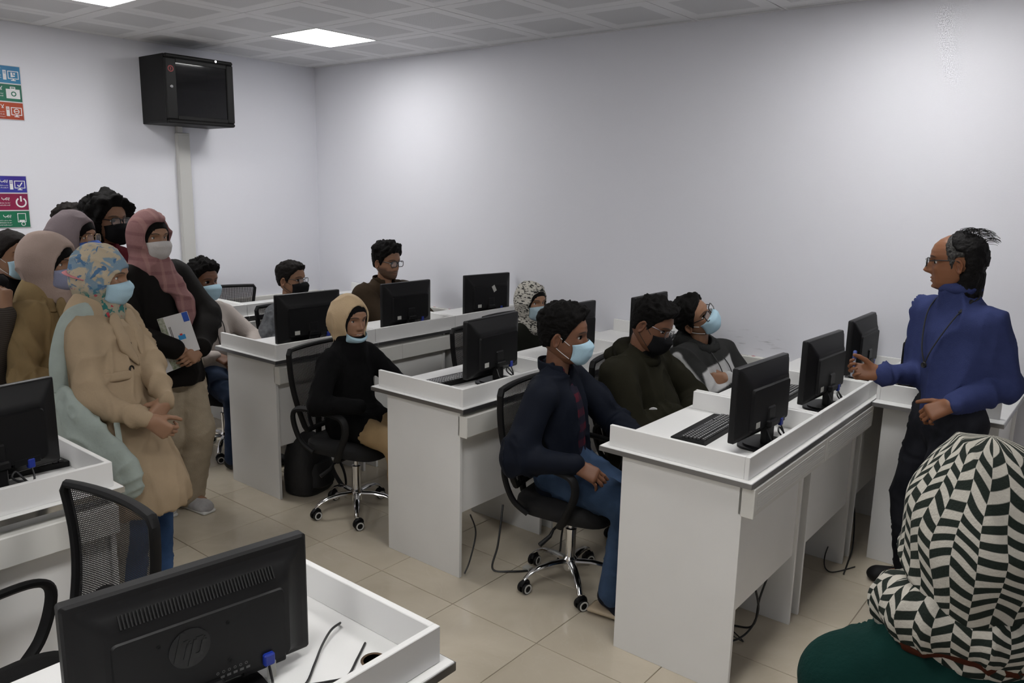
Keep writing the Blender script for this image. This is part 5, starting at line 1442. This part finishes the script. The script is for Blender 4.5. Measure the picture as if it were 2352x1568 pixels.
def booklet(c, u, v, w, h, label, art):
    """c centre, u width direction, v height direction"""
    u = nrm(u); v = nrm(np.asarray(v)-u*(np.asarray(v)@u)); n = np.cross(u, v); M = Matrix((tuple(u), tuple(v), tuple(n))).transposed(); c = V(*c)
    t = thing('booklet', label, 'booklet', tuple(c), 0, 'booklets held by the woman in pink')
    def bx(nme, a, b, c0, d, z0, z1, m, par=t):
        mb = MB().box(a, b, c0, d, z0, z1, M=M); return mb.build(nme, m, par)
    bx('pages', -w/2, w/2, -h/2, h/2, -.003, .003, mat('booklet_paper', (.58, .58, .57), .55)); cv = bx('cover', -w/2, w/2, -h/2, h/2, .003, .0036, mat('booklet_cover', (.62, .62, .63), .35))
    bx('cover', -w/2, w/2, -h/2, h/2, -.0036, -.003, MATS['booklet_cover'])
    art(bx, w, h, cv)
def art1(bx, w, h, cv):
    bx('blue_corner', w/2-.03, w/2-.001, h/2-.05, h/2-.001, .0036, .0040, mat('print_blue', (.02, .08, .4), .4), cv)
    mb = MB(); bx('emblem', -.005, .03, -.03, -.005, .0036, .0040, mat('print_azure', (.03, .25, .55), .4), cv); bx('emblem_dot', .005, .018, -.008, .002, .0038, .0042, M_RED, cv)
    for k in range(2): bx('printed_line', -.035+k*.006, -.032+k*.006, -.03, .05, .0036, .0039, M_INK, cv)
    bx('printed_block', -w/2+.001, -w/2+.03, -h/2+.001, h/2-.001, .0036, .0039, mat('print_greenish', (.16, .2, .12), .5, col2=(.4, .4, .35), vscale=60), cv)
def art2(bx, w, h, cv):
    for k in range(4): bx('printed_line', -w/2+.02, -w/2+.06, h/2-.05-k*.008, h/2-.047-k*.008, .0036, .0039, mat('print_grey', (.25, .25, .25), .6), cv)
    bx('printed_block', w/2-.04, w/2-.001, -h/2+.001, h/2-.02, .0036, .0039, MATS['print_greenish'], cv)
cr = nrm(V(-math.sin(YAW)*0+.779, .627, 0))
booklet((2.505, -2.815, 1.075), V(.52, .78, .25), V(-.2, -.2, .95), .15, .21, 'white booklet with a small blue emblem, upper one held by the pink scarf woman', art1)
booklet((2.435, -2.895, .965), V(.5, .72, .35), V(-.3, -.25, .9), .15, .20, 'white booklet held lower, under the black padded sleeve', art2)

# ------------------------------------------------------------------ woman in the pale scarf and khaki trench coat
def p_khaki():
    p = Person('woman in a pale beige headscarf, lilac mask and khaki trench coat', (2.40, -3.362, 1.475), 38, (2.42, -3.41, .84), 42, hpitch=-5, hs=1.04, S=.96, sh=.18, skin=SK1, res=2, seed=12, group='standing students',
               R=dict(p=V(2.72, -3.40, .93), hint=V(-.2, -.7, -.7), nohand=True), L=dict(p=V(2.70, -3.25, .93), hint=V(.3, .7, -.7), nohand=True))
    m = cloth('khaki_trench_cotton', (.28, .20, .10), .8, .10, 12, bump=.12, bscale=90)
    def ex(f): bell(p, f, .12, .50, .130, .20, .05); f.add(((lambda P: .475-P[:, 2]), None, None), .008, 'int')
    j = p.jacket(m, 'trench_coat', .014, -.02, .014, 15, extra=ex, r=(.068, .054, .042)); p.collar(m, j, r=.082, hgt=.095, gap=.75, tilt=.55, drop=.035, flare=.055)
    f = Field(); f.add(fc(p.N-p.sp*.05-p.SF*.03, p.N-p.sp*.30-p.SF*.09, .155, .18, p.SF, .62), .03); soft('back_flap', f, .011, m, p.t, p.base, .006, 10, 5)
    p.band('belt', m, .17, .020, .024, lambda f: bell(p, f, .12, .50, .144, .215, .05)); p.lapels(m, .06, .22)
    p.disc('button', p.N-p.sp*.065-p.SL*.105-p.SF*.0, p.sp-p.SL, .013, .006, M_BLACKP)
    p.trousers(cloth('dark_trousers', (.009, .009, .011)), top=.0, inf=-.015); p.shoes(M_BLACKM)
    p.underscarf(M_HAIRB, (.066, .066, -.030)); p.hijab(cloth('pale_beige_scarf', (.37, .285, .25), .85, .06), op=(.078, .096, -.014), size=(.099, .131, .134), cen=(0, -.014, .004), fold=.008, freq=13, chest=False, drape=1.02)
    p.mask(MK_LILAC, M_LOOPW, over=.004)
p_khaki()
def p_grey():
    p = Person('woman in a mauve grey headscarf with gold glasses and royal blue mask', (2.0, -3.075, 1.558), 34, (1.98, -3.08, .90), 38, hs=1.0, S=1.0, skin=SK1, seed=15, group='standing students',
               R=dict(p=V(2.2, -3.2, .95), nohand=True), L=dict(p=V(2.2, -2.95, .95), nohand=True))
    p.jacket(cloth('tan_coat', (.24, .17, .08)), 'coat', .01, -.05); p.trousers(MATS['dark_trousers']); p.shoes(M_BLACKM)
    p.underscarf(M_HAIRB, (.066, .068, -.028)); p.hijab(cloth('mauve_grey_scarf', (.20, .165, .175), .85, .06), op=(.078, .096, -.014), size=(.099, .138, .134), cen=(0, -.020, .004), fold=.007, drape=1.05)
    p.mask(MK_ROYAL, M_LOOPW); p.glasses(M_FRAMEG, .05, .042, .0014)
p_grey()
def p_curly():
    p = Person('tall man with big black curly hair, glasses, black mask and dark red shirt', (1.655, -2.752, 1.625), 16, (1.62, -2.74, .93), 20, hs=1.1, S=1.02, sh=.20, skin=SK3, seed=21, group='standing students', R=dict(p=V(1.85, -2.9, .9), nohand=True), L=dict(p=V(1.85, -2.6, .9), nohand=True))
    p.jacket(cloth('dark_red_cotton', (.085, .004, .010)), 'shirt', .006, -.05, neck=.25); p.trousers(MATS['dark_trousers']); p.shoes(M_BLACKM)
    p.hair(M_HAIRB, dict(top=.050, side=.052, fz=42, curl=.45, rough=.02, line=[.075, .070, .045, .005, -.04, -.06, -.09, -.105, -.11, -.11]))
    f = Field(); rg = random.Random(3)
    for k in range(34):
        q = rg.uniform(1.25, PI)*(1 if k % 2 else -1); z = rg.uniform(-.115, .02); r = .098+rg.uniform(-.01, .018); f.add(el((r*math.sin(q), r*math.cos(q)-.005, z), (.026, .026, .026)), .014)
    Vt, F = f.mesh(.009); N = vnormals(Vt, F); Vt = Vt+N*(.008*(vnoise(Vt*80, 2)-.5))[:, None]; npmesh('curls', p.hw(Vt), F, M_HAIRB, p.t, p.base)
    p.mask(MK_BLACK, M_LOOPK, off=.003); p.glasses(M_FRAMEK, .05, .036, .003)
p_curly()
def p_behind():
    p = Person('person hidden behind the others, only dark hair showing', (1.50, -2.885, 1.585), 25, (1.48, -2.88, .9), 20, hs=1.0, S=1.0, skin=SK3, seed=23, group='standing students', R=dict(p=V(1.7, -3.0, .9), nohand=True), L=dict(p=V(1.7, -2.75, .9), nohand=True))
    p.jacket(cloth('dark_grey_top', (.03, .03, .032)), 'shirt', .006, neck=.2); p.trousers(MATS['dark_trousers']); p.shoes(M_BLACKM); p.hair(mat('dark_brown_hair', (.007, .0045, .0035), .7, bump=.35, bscale=150, spec=.15), SHORT)
p_behind()
def p_leftdark():
    p = Person('woman with tied dark hair and light blue mask at the left edge', (1.96, -3.372, 1.478), 24, (1.95, -3.40, .86), 30, hs=1.02, S=.95, skin=SK1, seed=25, group='standing students', R=dict(p=V(2.15, -3.5, .9), nohand=True), L=dict(p=V(2.15, -3.3, .9), nohand=True))
    p.jacket(cloth('black_top', (.007, .007, .008)), 'jacket', .012, neck=.55); p.trousers(MATS['dark_trousers']); p.shoes(M_BLACKM)
    p.hair(MATS['dark_brown_hair'], dict(top=.012, side=.010, fz=50, curl=.15, line=[.066, .06, .045, .02, -.005, -.02, -.02, -.05, -.075, -.08]))
    f = Field(); f.add(el((0, -.125, .075), (.04, .035, .04)), .02); Vt, F = f.mesh(.008); npmesh('hair_bun', p.hw(Vt), F, MATS['dark_brown_hair'], p.t, p.base)
    p.mask(MK_BLUE, M_LOOPW)
p_leftdark()
def p_ribbed():
    p = Person('person in a ribbed brown grey sweater and black mask, cut by the left edge', (2.41, -3.675, 1.452), 48, (2.42, -3.71, .82), 45, hs=1.02, S=.95, sh=.185, skin=SK1, res=2, seed=27, group='standing students',
               L=dict(p=V(2.55, -3.615, 1.28), hint=V(-.2, -.3, -1), d=V(-.1, .1, 1), back=V(.7, .5, .0), curl=.7), R=dict(p=V(2.50, -3.85, .90), hint=V(-.6, -.5, -.5), nohand=True))
    p.jacket(ramp_mat('ribbed_sweater', ribbed), 'sweater', .016, -.10, .008, r=(.072, .064, .052), neck=.2); p.trousers(MATS['dark_trousers']); p.shoes(M_BLACKM)
    p.hijab(cloth('charcoal_scarf', (.035, .038, .044)), op=(.075, .09, -.018), chest=False, fold=.006); p.mask(MK_BLACK, M_LOOPK, over=.006)
p_ribbed()

# ------------------------------------------------------------------ seated students
def seat_feet(p, dx=.36, dz=.085, sp=.10): return None
def p_hoodie():
    p = Person('seated student in a white hoodie and light blue mask by the pink scarf woman', (1.498, -2.095, 1.205), 12, (1.50, -2.03, .575), 12, hs=1.06, S=.96, sh=.185, skin=SK2, res=2, seed=31, group='seated students',
               R=dict(p=V(1.715, -2.16, .735), hint=V(-.4, -.7, -.5), d=V(.8, .3, -.3), back=V(.2, -.4, .9), curl=.35), L=dict(p=V(1.80, -1.96, .76), hint=V(-.1, .9, -.4), d=V(.8, -.3, -.2), back=V(.1, .3, .9), curl=.3),
               fL=dict(p=V(1.90, -1.93, .085), hint=V(.5, 0, 1)), fR=dict(p=V(1.88, -2.16, .085), hint=V(.5, 0, 1)))
    m = cloth('white_fleece', (.47, .42, .385), .95, .06, bump=.2)
    p.jacket(m, 'hoodie', .012, -.06, .010, 12, r=(.064, .056, .046)); p.hood(m, 1.1)
    for s_ in (-1, 1): p.tube('drawstring', [p.N+p.SF*.085+p.SL*s_*.03-p.sp*.03, p.N+p.SF*.125+p.SL*s_*.035-p.sp*.12, p.N+p.SF*.128+p.SL*s_*.03-p.sp*(.20 if s_ > 0 else .26)], .0032, M_CABLE)
    p.trousers(denim('dark_blue_jeans', (.009, .018, .040)), r=(.085, .066, .055)); p.shoes(M_BLACKM)
    p.hair(M_HAIRB, QUIFF); p.mask(MK_BLUE, M_LOOPW)
p_hoodie()
def p_greysleeve():
    p = Person('seated student with glasses and black mask behind a monitor, grey sleeve', (1.598, -1.473, 1.178), 22, (1.55, -1.42, .56), 15, hs=1.04, S=.95, sh=.185, skin=SK3, seed=35, group='seated students',
               R=dict(p=V(1.80, -1.60, .80), hint=V(-.2, -.8, -.5), nohand=True), L=dict(p=V(1.85, -1.35, .80), nohand=True), fL=dict(p=V(1.95, -1.33, .085), hint=V(.5, 0, 1)), fR=dict(p=V(1.95, -1.5, .085), hint=V(.5, 0, 1)))
    p.jacket(cloth('heather_grey_cotton', (.13, .135, .145), .9, .3, 40), 'sweatshirt', .012, -.05, .009); p.trousers(MATS['dark_trousers']); p.shoes(M_BLACKM)
    p.hair(mat('brown_black_hair', (.005, .0035, .003), .7, bump=.35, bscale=150, spec=.15), CREW); p.mask(MK_BLACK, M_LOOPK); p.glasses(M_FRAMEK, .05, .034, .002)
p_greysleeve()
def p_brown():
    p = Person('bearded student with glasses in a brown padded jacket, arms folded', (1.706, -.655, 1.262), 4, (1.64, -.60, .62), -4, hs=1.14, S=1.05, sh=.205, skin=SK3, seed=38, res=2, face=dict(beard=.75), group='seated students', hpitch=-3,
               R=dict(p=V(1.93, -.58, .86), hint=V(-.1, -.9, -.6), nohand=True), L=dict(p=V(1.95, -.72, .88), hint=V(.2, .9, -.5), nohand=True), fL=dict(p=V(2.05, -.5, .085), hint=V(.5, 0, 1)), fR=dict(p=V(2.05, -.7, .085), hint=V(.5, 0, 1)))
    m = cloth('brown_padded_nylon', (.032, .021, .012), .8, .15, bump=.15, bscale=40); p.jacket(m, 'padded_jacket', .022, -.06, .011, 10, r=(.072, .068, .055)); p.collar(m, None, r=.085, hgt=.055, gap=.55)
    p.trousers(MATS['dark_trousers']); p.shoes(M_BLACKM); p.hair(M_HAIRB, dict(top=.040, side=.009, front=.006, fz=70, curl=.45)); p.glasses(M_FRAMEK, .052, .038, .0028)
p_brown()
def p_blackcoat():
    p = Person('smiling woman in a cream headscarf and black coat, mask under her chin', (2.998, -2.088, 1.133), -3, (2.98, -2.075, .565), 8, hs=1.0, S=.88, sh=.175, skin=(.28, .150, .092), res=2, seed=41, face=dict(smile=1, gaze=(.1, 1, -.05)), hpitch=-4, group='seated students',
               R=dict(p=V(3.22, -2.22, .70), hint=V(-.3, -.8, -.5), d=V(.9, .3, -.2), back=V(0, -.2, 1), nohand=True), L=dict(p=V(3.27, -1.98, .74), hint=V(-.1, .8, -.5), nohand=True),
               lf=1.2, fL=dict(p=V(3.43, -1.98, .085), hint=V(.6, 0, 1)), fR=dict(p=V(3.46, -2.14, .085), hint=V(.6, 0, 1)))
    m = cloth('black_wool_coat', (.0055, .0055, .006), .95, .2, bump=.2)
    def ex(f):
        for k in 'LR': a, e, w_, _ = p.leg[k]; f.add(rc(a, a+(e-a)*.42, .10, .085), .05)
    def ex2(f):
        ex(f); f.add(rc(p.N-p.sp*.03+p.SF*.02, p.N+p.sp*.035+p.SF*.025, .088, .082), .03)
    p.jacket(m, 'coat', .012, -.08, .008, extra=ex2, r=(.060, .052, .045), neck=.6, h=.0095); p.trousers(cloth('camel_trousers', (.34, .235, .125), .85, .08), r=(.090, .070, .055)); p.shoes(M_BLACKM)
    p.underscarf(M_UNDER, (.068, .080, -.026)); p.hijab(cloth('cream_satin_scarf', (.52, .39, .245), .6, .05), op=(.080, .102, -.012), size=(.097, .130, .134), cen=(0, -.014, .004), fold=.008, freq=11, chest=False, drape=.80, back=.012, front=False)
    p.mask(MK_BLUE, M_LOOPW, low=True, ear=False)
p_blackcoat()
def p_zebra():
    p = Person('woman in a zebra print headscarf and pale blue mask behind the navy jacket man', (3.118, -.608, 1.092), -11, (3.05, -.60, .54), 0, hs=1.04, S=.86, sh=.175, skin=SK1, seed=44, res=2, group='seated students', hpitch=-2,
               R=dict(p=V(3.3, -.7, .7), nohand=True), L=dict(p=V(3.3, -.5, .7), nohand=True), fL=dict(p=V(3.42, -.5, .085), hint=V(.5, 0, 1)), fR=dict(p=V(3.42, -.68, .085), hint=V(.5, 0, 1)))
    p.jacket(cloth('black_green_coat', (.010, .011, .008)), 'coat', .014, -.06, neck=.5); p.trousers(MATS['dark_trousers']); p.shoes(M_BLACKM)
    p.underscarf(M_HAIRB, (.067, .076, -.026)); p.hijab(ramp_mat('zebra_scarf', zebra), op=(.080, .100, -.014), size=(.098, .130, .134), cen=(0, -.014, .004), fold=.006, uvf=locuv, chest=False, drape=.92); p.mask(cloth('mask_pale_blue', (.36, .47, .53), .8, .05), M_LOOPW)
p_zebra()
def p_navy():
    p = Person('seated man in a navy jacket, red plaid shirt, jeans and light blue mask', (4.335, -1.955, 1.205), 26, (4.36, -1.955, .575), 14, hs=1.12, S=1.0, sh=.205, skin=SK2, res=2, seed=47, group='seated students', hpitch=-2,
               R=dict(p=V(4.565, -2.175, .695), hint=V(-.5, -.6, -.6), d=V(.75, .42, -.42), back=V(.30, -.45, .85), curl=[.16, .2, .24, .3], thumb=.25, sc=1.05, h=.004), L=dict(p=V(4.66, -1.80, .72), hint=V(-.1, .8, -.5), nohand=True),
               fR=dict(p=V(4.735, -2.075, .12), hint=V(.6, 0, 1), toe=V(.75, .1, -.35)), fL=dict(p=V(4.86, -1.90, .085), hint=V(.6, 0, 1)))
    m = cloth('navy_bomber_nylon', (.0065, .0088, .016), .7, .12, bump=.12, bscale=40)
    def cut(f): f.add(fc(p.N+p.SF*.13+p.sp*.02, p.pel+p.F*.19+p.sp*.02, .072, .085, p.SL, .9), .01, 'cut')
    j = p.jacket(m, 'jacket', .014, -.05, .014, 12, extra=cut, r=(.070, .062, .052)); p.collar(m, j, r=.082, hgt=.05, gap=.75)
    f = Field(); p.torso(f, -.004, -.02, .98, .74); f.add(rc(p.N+p.sp*.0+p.SF*.02, p.N+p.sp*.12+p.SF*.05, .050, .066), .012, 'cut'); sh = soft('shirt', f, .011, ramp_mat('red_plaid_flannel', redplaid), p.t, p.base, .004, 16, 4)
    p.collar(MATS['red_plaid_flannel'], sh, r=.070, hgt=.035, gap=.55)
    p.trousers(denim('faded_blue_jeans', (.020, .040, .080)), r=(.094, .072, .060)); p.shoes(cloth('navy_canvas_shoe', (.012, .014, .022)), mat('tan_sole', (.42, .34, .24), .6))
    p.hair(M_HAIRB, dict(top=.030, side=.007, front=.012, fz=85, curl=.3, rough=.006)); p.mask(MK_BLUE, M_LOOPW)
p_navy()
def p_olive():
    p = Person('seated man in an olive hooded jacket with glasses and black mask, looking down', (4.432, -1.318, 1.185), 8, (4.36, -1.28, .56), 4, hs=1.1, S=1.05, sh=.215, skin=SK2, res=2, seed=51, bulk=1.12, group='seated students', hpitch=-20, hroll=6,
               R=dict(p=V(4.60, -1.36, .76), hint=V(-.3, -.9, -.4), nohand=True), L=dict(p=V(4.64, -1.2, .74), hint=V(.0, .9, -.4), nohand=True), fL=dict(p=V(4.78, -1.18, .085), hint=V(.5, 0, 1)), fR=dict(p=V(4.78, -1.38, .085), hint=V(.5, 0, 1)))
    m = cloth('olive_cotton', (.0145, .0135, .0078), .85, .12, bump=.12, bscale=60)
    p.jacket(m, 'jacket', .018, -.04, .016, 10, belly=.03, r=(.074, .068, .058)); p.hood(m, 1.15)
    f = Field(); f.add(rc(p.N-p.sp*.02+p.SF*.03, p.N-p.sp*.16+p.SF*.10, .062, .035), .03); soft('t_shirt', f, .009, cloth('black_cotton', (.006, .006, .006)), p.t, p.base, .003)
    p.tube('zip_placket', [p.N-p.sp*.14+p.SF*.145, p.N-p.sp*.24+p.SF*.175, p.pel+p.sp*.16+p.F*.215, p.pel+p.sp*.05+p.F*.20], .006, m, flat=.5)
    p.disc('white_cuff', V(4.56, -1.475, .775), V(.5, -.8, .3), .028, .006, cloth('white_cotton', (.5, .5, .5)))
    p.trousers(MATS['dark_trousers']); p.shoes(M_BLACKM); p.hair(M_HAIRB, dict(top=.030, side=.004, front=.010, fz=85, curl=.4)); p.mask(MK_BLACK, M_LOOPK); p.glasses(M_FRAMES, .05, .034, .0018)
p_olive()
def p_stripe():
    W_ = V(.42, .42, .42); K_ = V(.020, .0205, .020)
    p = Person('student leaning back in a black and white hooded sweatshirt, head tilted, light blue mask', (4.395, -.758, 1.155), -6, (4.56, -.60, .53), -12, hs=1.06, S=1.0, sh=.19, skin=SK3, res=2, seed=55, group='seated students', hpitch=24, hroll=-36,
               R=dict(p=V(4.65, -.60, .815), hint=V(.0, -.8, -.7), nohand=True), L=dict(p=V(4.62, -.72, .82), hint=V(.3, .9, -.5), d=V(-.6, -.7, .0), back=V(.7, -.5, .2), curl=.6), fL=dict(p=V(4.92, -.55, .085), hint=V(.5, 0, 1)), fR=dict(p=V(4.92, -.72, .085), hint=V(.5, 0, 1)))
    def colf(P):
        t = (P-p.pel)@p.sp; fr = (P-p.N)@p.SF; la = (P-p.N)@p.SL; L_ = np.linalg.norm(p.N-p.pel); u = t/L_
        c = np.tile(K_, (len(P), 1)); c = mix(c, W_, ss(.52, .54, u)*ss(.76, .74, u)*ss(.0, .03, fr)*ss(.155, .145, np.abs(la)))
        for k in 'LR':
            a, e, w_, _ = p.arm[k]; sd = -p.SL if k == 'R' else p.SL
            for q0, q1 in ((a, e), (e, w_)):
                ax = q1-q0; ax_n = nrm(ax); tt = (P-q0)@ax/(ax@ax); d = P-q0-np.clip(tt, 0, 1)[:, None]*ax; dist = np.linalg.norm(d, axis=1); o_ = nrm(sd-ax_n*(sd@ax_n)+UP*.35)
                c = mix(c, W_, ss(.82, .9, (d@o_)/(dist+1e-9))*(dist < .10)*(tt > -.25)*(tt < 1.1))
        return c
    m = mat('striped_fleece', (.5, .5, .5), .9, attr=True, var=.08, vscale=30, bump=.2, bscale=160, spec=.2)
    p.jacket(m, 'sweatshirt', .012, -.05, .007, 12, h=.0075, colf=colf, r=(.066, .058, .048)); mk = cloth('charcoal_fleece', tuple(K_), .9); p.hood(mk, 1.2)
    for s_ in (-1, 1): p.tube('drawstring', [p.N+p.SF*.085+p.SL*s_*.03-p.sp*.03, p.N+p.SF*.135+p.SL*s_*.04-p.sp*.12, p.N+p.SF*.14+p.SL*s_*.04-p.sp*.24], .003, M_CABLE)
    p.trousers(MATS['dark_trousers']); p.shoes(M_BLACKM); p.hair(M_HAIRB, dict(top=.026, side=.012, front=.006, fz=70, curl=.5)); p.mask(MK_BLUE, M_LOOPW); p.glasses(M_FRAMEK, .052, .040, .0028)
p_stripe()

# ------------------------------------------------------------------ the lecturer
def p_lecturer():
    p = Person('grey haired lecturer in a blue turtleneck sweater holding a marker', (5.722, -.99, 1.583), 186, (5.775, -1.02, .90), 226, hs=1.07, S=1.0, sh=.158, skin=(.205, .085, .040), res=2, seed=61, face=dict(nose=1.25, eye=.2), hpitch=-2, group='lecturer', syaw=238, bulk=.93,
               R=dict(p=V(5.505, -1.165, 1.08), hint=V(.2, .2, -.95), d=V(-.95, -.25, .0), back=V(0, .83, -.5), curl=[.50, .58, .62, .66], thumb=.55, h=.0038), L=dict(p=V(5.815, -1.21, 1.01), hint=V(.55, .5, -.5), d=V(-.75, -.35, -.45), back=V(-.2, -.85, .45), curl=[.5, .5, .5, .5], thumb=-.1, h=.0038),
               fR=dict(p=V(5.665, -.875, .085), toe=V(-.8, -.3, 0), hint=V(-.7, -.5, 0)), fL=dict(p=V(5.76, -1.17, .085), toe=V(-.7, -.6, 0), hint=V(-.6, -.8, 0)))
    m = cloth('blue_knit_wool', (.036, .048, .135), .9, .10, 30, bump=.3, bscale=250)
    p.jacket(m, 'sweater', .010, .05, .014, 11, r=(.066, .056, .042), neck=.62)
    f = Field(); n = 16
    for i in range(n):                                   # folded turtleneck roll
        g = lambda q: p.N+p.sp*.055+p.SF*math.cos(q)*.066+p.SL*math.sin(q)*.064-p.SF*.004
        f.add(rc(g(2*PI*i/n), g(2*PI*(i+1)/n), .020, .020), .015)
    soft('turtleneck', f, .007, m, p.t, p.base, .003, 25, 3)
    p.trousers(denim('black_jeans', (.0075, .0085, .013)), r=(.094, .072, .062), top=.12); p.shoes(M_BLACKM)
    mg = mat('grey_black_hair', (.0055, .005, .005), .65, bump=.5, bscale=120, spec=.15)
    p.hair(mg, dict(top=.014, side=.014, fz=55, curl=.3, rough=.006, line=[.125, .125, .125, .118, .085, .060, .040, .030, -.09, -.13]))
    p.hair(mat('silver_hair', (.085, .083, .08), .75, bump=.5, bscale=160, var=.75, vscale=140, spec=.1), dict(top=.006, side=.0085, fz=90, curl=.4, line=[.125, .125, .125, .075, .018, -.030, .018, .02, .13, .13]), 'grey_temple')
    f = Field()
    for q in np.linspace(-1.1, 1.1, 11): f.add(rc((.07*math.sin(q), -.085*math.cos(q), -.05), (.055*math.sin(q), -.088*math.cos(q), -.135), .020, .011), .012)
    Vt, F = f.mesh(.006); N = vnormals(Vt, F); Vt = Vt+N*(.007*(vnoise(Vt*np.array([110, 110, 25]), 4)-.5))[:, None]; npmesh('nape_hair', p.hw(Vt), F, mg, p.t, p.base)
    rg = random.Random(4); st = MB()
    for k in range(70):                                  # thin strands standing off the crown
        x = rg.uniform(-.045, .045); a = rg.uniform(-.3, 1.45); y0 = -.02-.075*math.sin(a); z0 = .112-.055*(1-math.cos(a))
        l = rg.uniform(.012, .034); pts = [(x, y0, z0), (x*1.1, y0-.003+rg.uniform(-.004, .012), z0+l*.55), (x*1.25, y0-.018-l*.5, z0+l*.75), (x*1.3, y0-.03-l*.8, z0+l*.4)]
        q2 = MB().tube(smooth_path([tuple(p.hw(q)) for q in pts], 4), [.0010]*9+[.0007]*4, 4); st.add([tuple(V(*v)-p.base) for v in q2.v], q2.f)
    st.build('loose_strands', mg, p.t, True)['kind'] = 'stuff'
    p.glasses(M_FRAMEK, .046, .030, .0026, yy=.108)
    # lanyard with a small pendant
    c = p.N; ky = mat('black_lanyard', (.006, .006, .007), .6)
    p.tube('lanyard', [c-p.SF*.075+p.sp*.045, c-p.SF*.02+p.SL*.085+p.sp*.025, c+p.SF*.085+p.SL*.075-p.sp*.05, c+p.SF*.155+p.SL*.03-p.sp*.19, c+p.SF*.165-p.sp*.27], .0030, ky)
    p.tube('lanyard', [c-p.SF*.075+p.sp*.045, c-p.SF*.02-p.SL*.085+p.sp*.025, c+p.SF*.085-p.SL*.075-p.sp*.05, c+p.SF*.155-p.SL*.03-p.sp*.19, c+p.SF*.165-p.sp*.27], .0030, ky)
    p.tube('lanyard_pad', [c+p.SL*.085+p.SF*.02+p.sp*.012, c+p.SF*.075+p.SL*.078-p.sp*.040], .009, ky, flat=.6)
    p.disc('pendant', c+p.SF*.165-p.sp*.275, p.SF, .013, .008, ky)
    return p
pl = p_lecturer()
def marker():
    a, e, w_, q = pl.arm['R']; c = w_+nrm(V(-.95, -.25, 0))*.102-nrm(V(0, .83, -.5))*.034; b = c-V(0, .01, .035)
    t = thing('whiteboard_marker', 'white and blue whiteboard marker held upright by the lecturer', 'marker', tuple(b), 0); t.rotation_euler = (-.25, -.04, 0)
    MB().lathe([(.004, 0), (.0075, .003), (.0078, .075), (.007, .078)], 14).build('barrel', mat('marker_white', (.45, .48, .55), .35), t, True)
    MB().lathe([(.0081, .078), (.0085, .08), (.0083, .112), (.006, .117), (.0, .118)], 14).build('cap', mat('marker_blue', (.05, .08, .28), .3), t, True)
    MB().lathe([(.00795, .045), (.0080, .045), (.0080, .064), (.00795, .064)], 14).build('printed_band', MATS['marker_blue'], t, True)
marker()

# ------------------------------------------------------------------ woman in the foreground, seen from behind
def p_zigzag():
    p = Person('woman in a black and white zigzag headscarf and dark green sweater, seen from behind', (6.205, -3.36, 1.315), 112, (6.20, -3.45, .58), 110, hs=1.12, S=1.0, sh=.175, shdrop=.07, skin=SK1, res=2, seed=71, group='foreground listener', bulk=1.05,
               R=dict(p=V(6.40, -3.15, .75), nohand=True), L=dict(p=V(6.0, -3.2, .75), nohand=True), fL=dict(p=V(5.98, -3.05, .085), hint=V(-.2, .5, 1)), fR=dict(p=V(6.15, -3.0, .085), hint=V(-.1, .5, 1)))
    p.jacket(cloth('dark_green_wool', (.0045, .026, .022), .95, .12, bump=.25, bscale=120), 'sweater', .018, -.06, .010, 10, r=(.075, .066, .052), neck=.3)
    p.trousers(MATS['dark_trousers']); p.shoes(M_BLACKM)
    def uvf(P):
        th = np.arctan2(P[:, 0], -P[:, 1]+.0); r = .12; u = (th*r)/.026; q = vnoise(P*14, 3)-.5; v = P[:, 2]/.023+.35*np.sin(th*2)+1.1*q; return np.stack([u+50+.8*(vnoise(P*11, 5)-.5), v+50, 0*u], 1)
    p.hijab(ramp_mat('zigzag_knit_scarf', zigzag, .9, .3), size=(.108, .126, .138), cen=(0, -.012, .0), fold=.009, freq=12, h=.006, uvf=uvf, drape=1.12, chest=False, back=.02)
    for nme, r0, rt, dz, mm in (('scarf_fold', .090, .040, .010, MATS['zigzag_knit_scarf']), ('scarf_edge', .100, .011, -.026, cloth('rust_scarf_edge', (.06, .016, .008)))):
        f = Field(); n = 22
        g = lambda q: p.N+p.sp*(dz-.02*math.cos(q))+p.SF*math.cos(q)*r0+p.SL*math.sin(q)*r0*1.15
        for i in range(n): f.add(rc(g(2*PI*i/n), g(2*PI*(i+1)/n), rt*(1+.12*math.sin(i*1.7)), rt*(1+.12*math.sin(i*1.7+1.7))), .03)
        soft(nme, f, .009, mm, p.t, p.base, .012, 14, 6, uvf=(lambda P: np.stack([np.arctan2(*((P-p.N)@np.stack([p.SL, -p.SF], 1)).T)*.13/.026+50, (P[:, 2])/.023+1.1*vnoise(P*14, 3)+50, 0*P[:, 0]], 1)))
p_zigzag()
